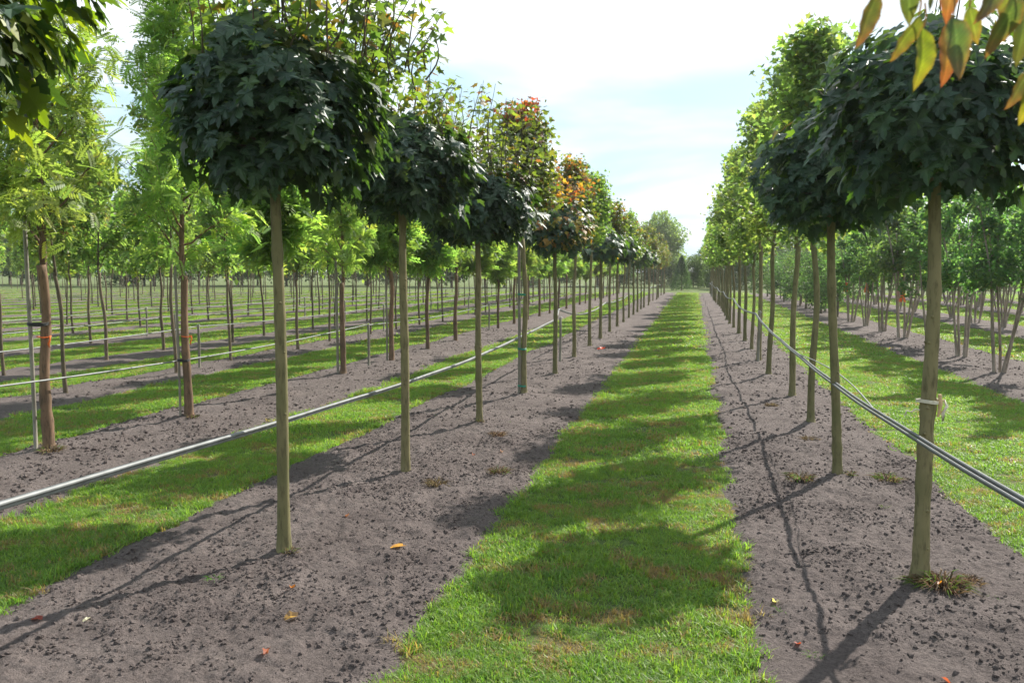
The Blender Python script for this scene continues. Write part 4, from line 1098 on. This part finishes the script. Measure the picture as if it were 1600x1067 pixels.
clump(-5.8, 6.45, 'straw litter around the foot of the nearest reddish trunk', s=1.2, seed=23, mix=True, n=120)
clump(-5.55, 8.3, 'straw litter around the foot of the second reddish trunk', s=.9, seed=24, mix=True, n=90)
clump(1.26, 6.96, 'brown root litter at the foot of the second right maple', s=.6, seed=25, mix=True, n=60)
clump(.46, 4.15, 'small pale weed by the right soil edge', dry=False, s=.45, seed=14, n=18)
clump(.62, 4.9, 'tiny green weed near the middle of the right soil', dry=False, s=.3, seed=15, n=14)
clump(-2.0, 8.9, 'tiny weed beyond the third left maple', dry=False, s=.4, seed=16, n=14)
clump(1.35, 6.2, 'tiny weed right of the nearest right trunk, farther off', dry=False, s=.45, seed=17, n=16)
clump(.55, 3.75, 'low weed near the bottom of the right soil', dry=False, s=.5, seed=18, n=22)
fl = [(-1.74, 4.65, .10, (.42, .26, .13), 'pale tan curled leaf on the soil right of the nearest left maple'), (-1.87, 3.54, .075, (.24, .14, .10), 'brown curled leaf near the bottom of the left soil'),
      (-3.06, 3.27, .06, (.32, .09, .04), 'reddish leaf at the left edge of the soil'), (-1.81, 3.2, .055, (.34, .12, .05), 'small orange leaf lowest on the left soil'),
      (-2.86, 3.36, .04, (.55, .52, .40), 'small whitish leaf on the left soil'), (.43, 4.26, .05, (.5, .48, .3), 'pale leaf at the right soil edge'),
      (.49, 3.82, .045, (.36, .10, .04), 'small orange leaf low on the right soil'), (-1.95, 7.2, .05, (.40, .17, .09), 'pinkish leaf between the clumps on left soil'),
      (-1.95, 17.97, .22, (.75, .14, .03), 'crumpled orange tape lying far on the left soil'), (1.27, 4.58, .09, (.45, .13, .04), 'orange leaf at the foot of the nearest right maple'),
      (-2.28, 5.15, .05, (.30, .08, .04), 'red leaf behind the nearest left trunk'), (-1.72, 7.35, .05, (.48, .25, .17), 'pale pink leaf right of the third left maple'),
      (1.05, 3.6, .045, (.30, .10, .06), 'dark red leaf at the bottom right of the soil'), (-2.05, 3.9, .05, (.34, .13, .05), 'rusty leaf between the sprig and the tan leaf')]
for k, (x, y, s, c, lb) in enumerate(fl):
    r = np.random.default_rng(900 + k); n = 12; an = np.linspace(0, 6.28, n, endpoint=False)
    rr = (1 + .25 * np.sin(an * 5 + k)) * .5; o = np.column_stack([rr * np.cos(an) * .6, rr * np.sin(an), .35 * np.abs(np.cos(an)) ** 2 * (1 if k % 2 else .6)])
    V = np.vstack([[(0, 0, .02)], o]) * s; F_ = [(0, 1 + q, 1 + (q + 1) % n) for q in range(n)]
    mb = MB().add(V, F_, np.array(c)); nm = 'tape_scrap' if 'tape' in lb else 'fallen_leaf'
    tag(link(nm, mb.mesh(nm, M_autumn), None, (x, y, soil_at(x, y) + .006), (r.normal() * .3, r.normal() * .3, r.uniform(0, 6))), lb, 'tape' if 'tape' in lb else 'leaf', None if 'tape' in lb else 'fallen leaves on the soil')

# ------------------------------------------------------------------ overhanging autumn branch, top right
t = empty('cherry_tree', (1.55, 1.5, soil_at(1.55, 1.5))); tag(t, 'nearby tree whose green, yellow and orange pointed leaves hang in at top right', 'tree')
tz = t.location.z; o0 = np.array([1.55, 1.5, tz])
link('trunk', trunk_mb(trunk_path(0, 0, 2.6, 5), .045, .03, 5).mesh('trunk', M_bark, True), t)
mb = MB()
def bez(a, b, c, n=8):
    s = np.linspace(0, 1, n)[:, None]; return (1 - s) ** 2 * np.array(a) + 2 * s * (1 - s) * np.array(b) + s * s * np.array(c)
main = bez((1.55, 1.5, 2.5), (1.0, 1.35, 2.6), (.22, 1.16, 2.09), 14); tube(mb, main - o0, np.linspace(.014, .003, 14), 6)
tw2 = bez((1.0, 1.36, 2.42), (.7, 1.2, 2.4), (.40, 1.15, 2.0), 10); tube(mb, tw2 - o0, np.linspace(.006, .002, 10), 5)
tw3 = bez((.8, 1.3, 2.36), (.55, 1.2, 2.3), (.30, 1.2, 2.10), 10); tube(mb, tw3 - o0, np.linspace(.006, .002, 10), 5)
for k in range(9):
    e = np.array([1.55, 1.5, 3.3]) + np.array([.6 * math.cos(k * 2.4), .6 * math.sin(k * 2.4), .35 * math.sin(k)]); tube(mb, bez((1.55, 1.5, 2.5), (1.55, 1.5, 2.9), e) - o0, np.linspace(.012, .004, 8), 5)
link('branches', mb.mesh('branches', M_barkd, True), t)
def cherry_leaf(cb, ct, seed):
    """serrated pointed leaf with midrib fold, base colour cb, tip and margin colour ct"""
    r = np.random.default_rng(seed); n = 33; yv = np.linspace(0, 1, n); w = .22 * np.sin(np.pi * yv ** .8) ** .85 * (1 - .25 * yv)
    ser = 1 + .07 * (np.arange(n) % 2)
    w = w * ser; bend = -.18 * yv ** 2 + .03 * np.sin(yv * 7 + seed); V = []; Cc = []
    fs = np.linspace(-1, 1, 11); ph = r.uniform(0, 6)
    for i in range(n):
        for f in fs:
            vein = math.cos((yv[i] * 13 - abs(f) * 2.6) * 2 * math.pi)
            V.append((f * w[i], yv[i], bend[i] + .42 * abs(f) * w[i] + .006 * vein * (1 - abs(f)) + .012 * math.sin(i * .8 + f * 2) * abs(f)))
            blot = .35 * math.sin(yv[i] * 9 + ph) * math.cos(f * 3 + ph) + .2 * r.normal()
            m = np.clip(abs(f) ** 4 * .7 + yv[i] ** 3 * 1.1 + max(blot, 0) * .5, 0, 1)
            c = (np.array(cb) * (1 - m) + np.array(ct) * m) * (1 + .16 * vein)
            if abs(f) < .05: c = c * 1.5
            Cc.append(c)
    Fq = [(i * 11 + j, i * 11 + j + 1, i * 11 + j + 12, i * 11 + j + 11) for i in range(n - 1) for j in range(10)]
    return np.array(V), np.array(Fq), np.array(Cc)
CLV = []
cc_ = [((.045, .078, .032), (.12, .065, .035)), ((.075, .11, .03), (.15, .10, .035)), ((.05, .068, .03), (.13, .065, .04)), ((.13, .085, .03), (.17, .055, .035)), ((.12, .16, .02), (.15, .12, .03)), ((.04, .07, .03), (.07, .072, .03))]
for k, (cb, ct) in enumerate(cc_):
    V, Fq, Cc = cherry_leaf(cb, ct, k); CLV.append(MB().add(V, Fq, Cc).mesh('cherry_leaf', M_autumn, True))
# base point (x, z) at y, length, tip direction (x,z), facing spin, variant
HL = [(.215, 2.06, .085, (-.25, -1), .5, 2), (.245, 2.065, .07, (.15, -1), -.6, 5), (.268, 2.035, .080, (-.45, -1), .9, 1), (.283, 2.030, .102, (.0, -1), .35, 4), (.300, 2.022, .098, (.12, -1), -.3, 0),
      (.318, 2.040, .105, (.02, -1), .1, 3), (.334, 2.050, .062, (.25, -1), -.8, 1), (.352, 2.062, .08, (-.55, -1), .5, 2), (.372, 2.050, .10, (-.28, -1), .3, 0), (.395, 2.055, .105, (.02, -1), -.1, 5),
      (.42, 2.06, .10, (.1, -1), .4, 2), (.262, 2.09, .08, (.3, -1), 1.0, 5), (.31, 2.09, .085, (-.2, -1), -.8, 3), (.345, 2.10, .09, (.1, -1), .7, 0), (.385, 2.09, .085, (-.1, -1), -1.0, 1), (.43, 2.08, .09, (-.4, -1), .2, 2),
      (.408, 1.972, .075, (-.45, -1), .6, 2), (.412, 1.965, .088, (-.22, -1), -.2, 4), (.44, 2.0, .08, (.3, -1), .4, 0), (.29, 2.095, .07, (-.7, -1), .3, 2)]
r = np.random.default_rng(77)
stalks = MB()
for k, (x, z, L, td, sp, v) in enumerate(HL):
    tip = norm(np.array([td[0], r.normal() * .15, td[1]])); n0 = norm(np.array([.3 + sp * .8, -1.0, .25])); xx, yy, zz_ = frames(tip[None], n0[None])
    L *= .78; P = np.array([x, 1.15 + r.normal() * .03, z - .016]) - o0
    tube(stalks, np.array([P + (0, 0, .03), P + (.002, 0, .014), P]), .0011, 4, (.3, .2, .08))
    o = bpy.data.objects.new('leaf', CLV[v]); C.objects.link(o); o.parent = t
    xx, yy, zz_ = xx[0] * L, yy[0] * L, zz_[0] * L
    o.matrix_local = Matrix(((xx[0], yy[0], zz_[0], P[0]), (xx[1], yy[1], zz_[1], P[1]), (xx[2], yy[2], zz_[2], P[2]), (0, 0, 0, 1)))
link('stalks', stalks.mesh('stalks', M_autumn), t)
nf = 500; d = norm(r.normal(size=(nf, 3))) * (.5 + .5 * r.random((nf, 1))) * np.array([.6, .6, .45]) + np.array([1.55, 1.5, 3.25]) - o0
mb = MB(); a_, b_, c_ = frames(norm(r.normal(size=(nf, 3)) * .5 + (0, 0, -1)), norm(r.normal(size=(nf, 3)))); place(mb, *OVAL, d, a_, b_, c_, np.full(nf, .09), pick_col(r, nf, ORANGE + GRN, [1] * 8))
f = link('foliage', mb.mesh('foliage', M_autumn), t); f['kind'] = 'stuff'
print('objects', len(bpy.data.objects), 'tris', sum(len(m.loops) for m in bpy.data.meshes) - 0)
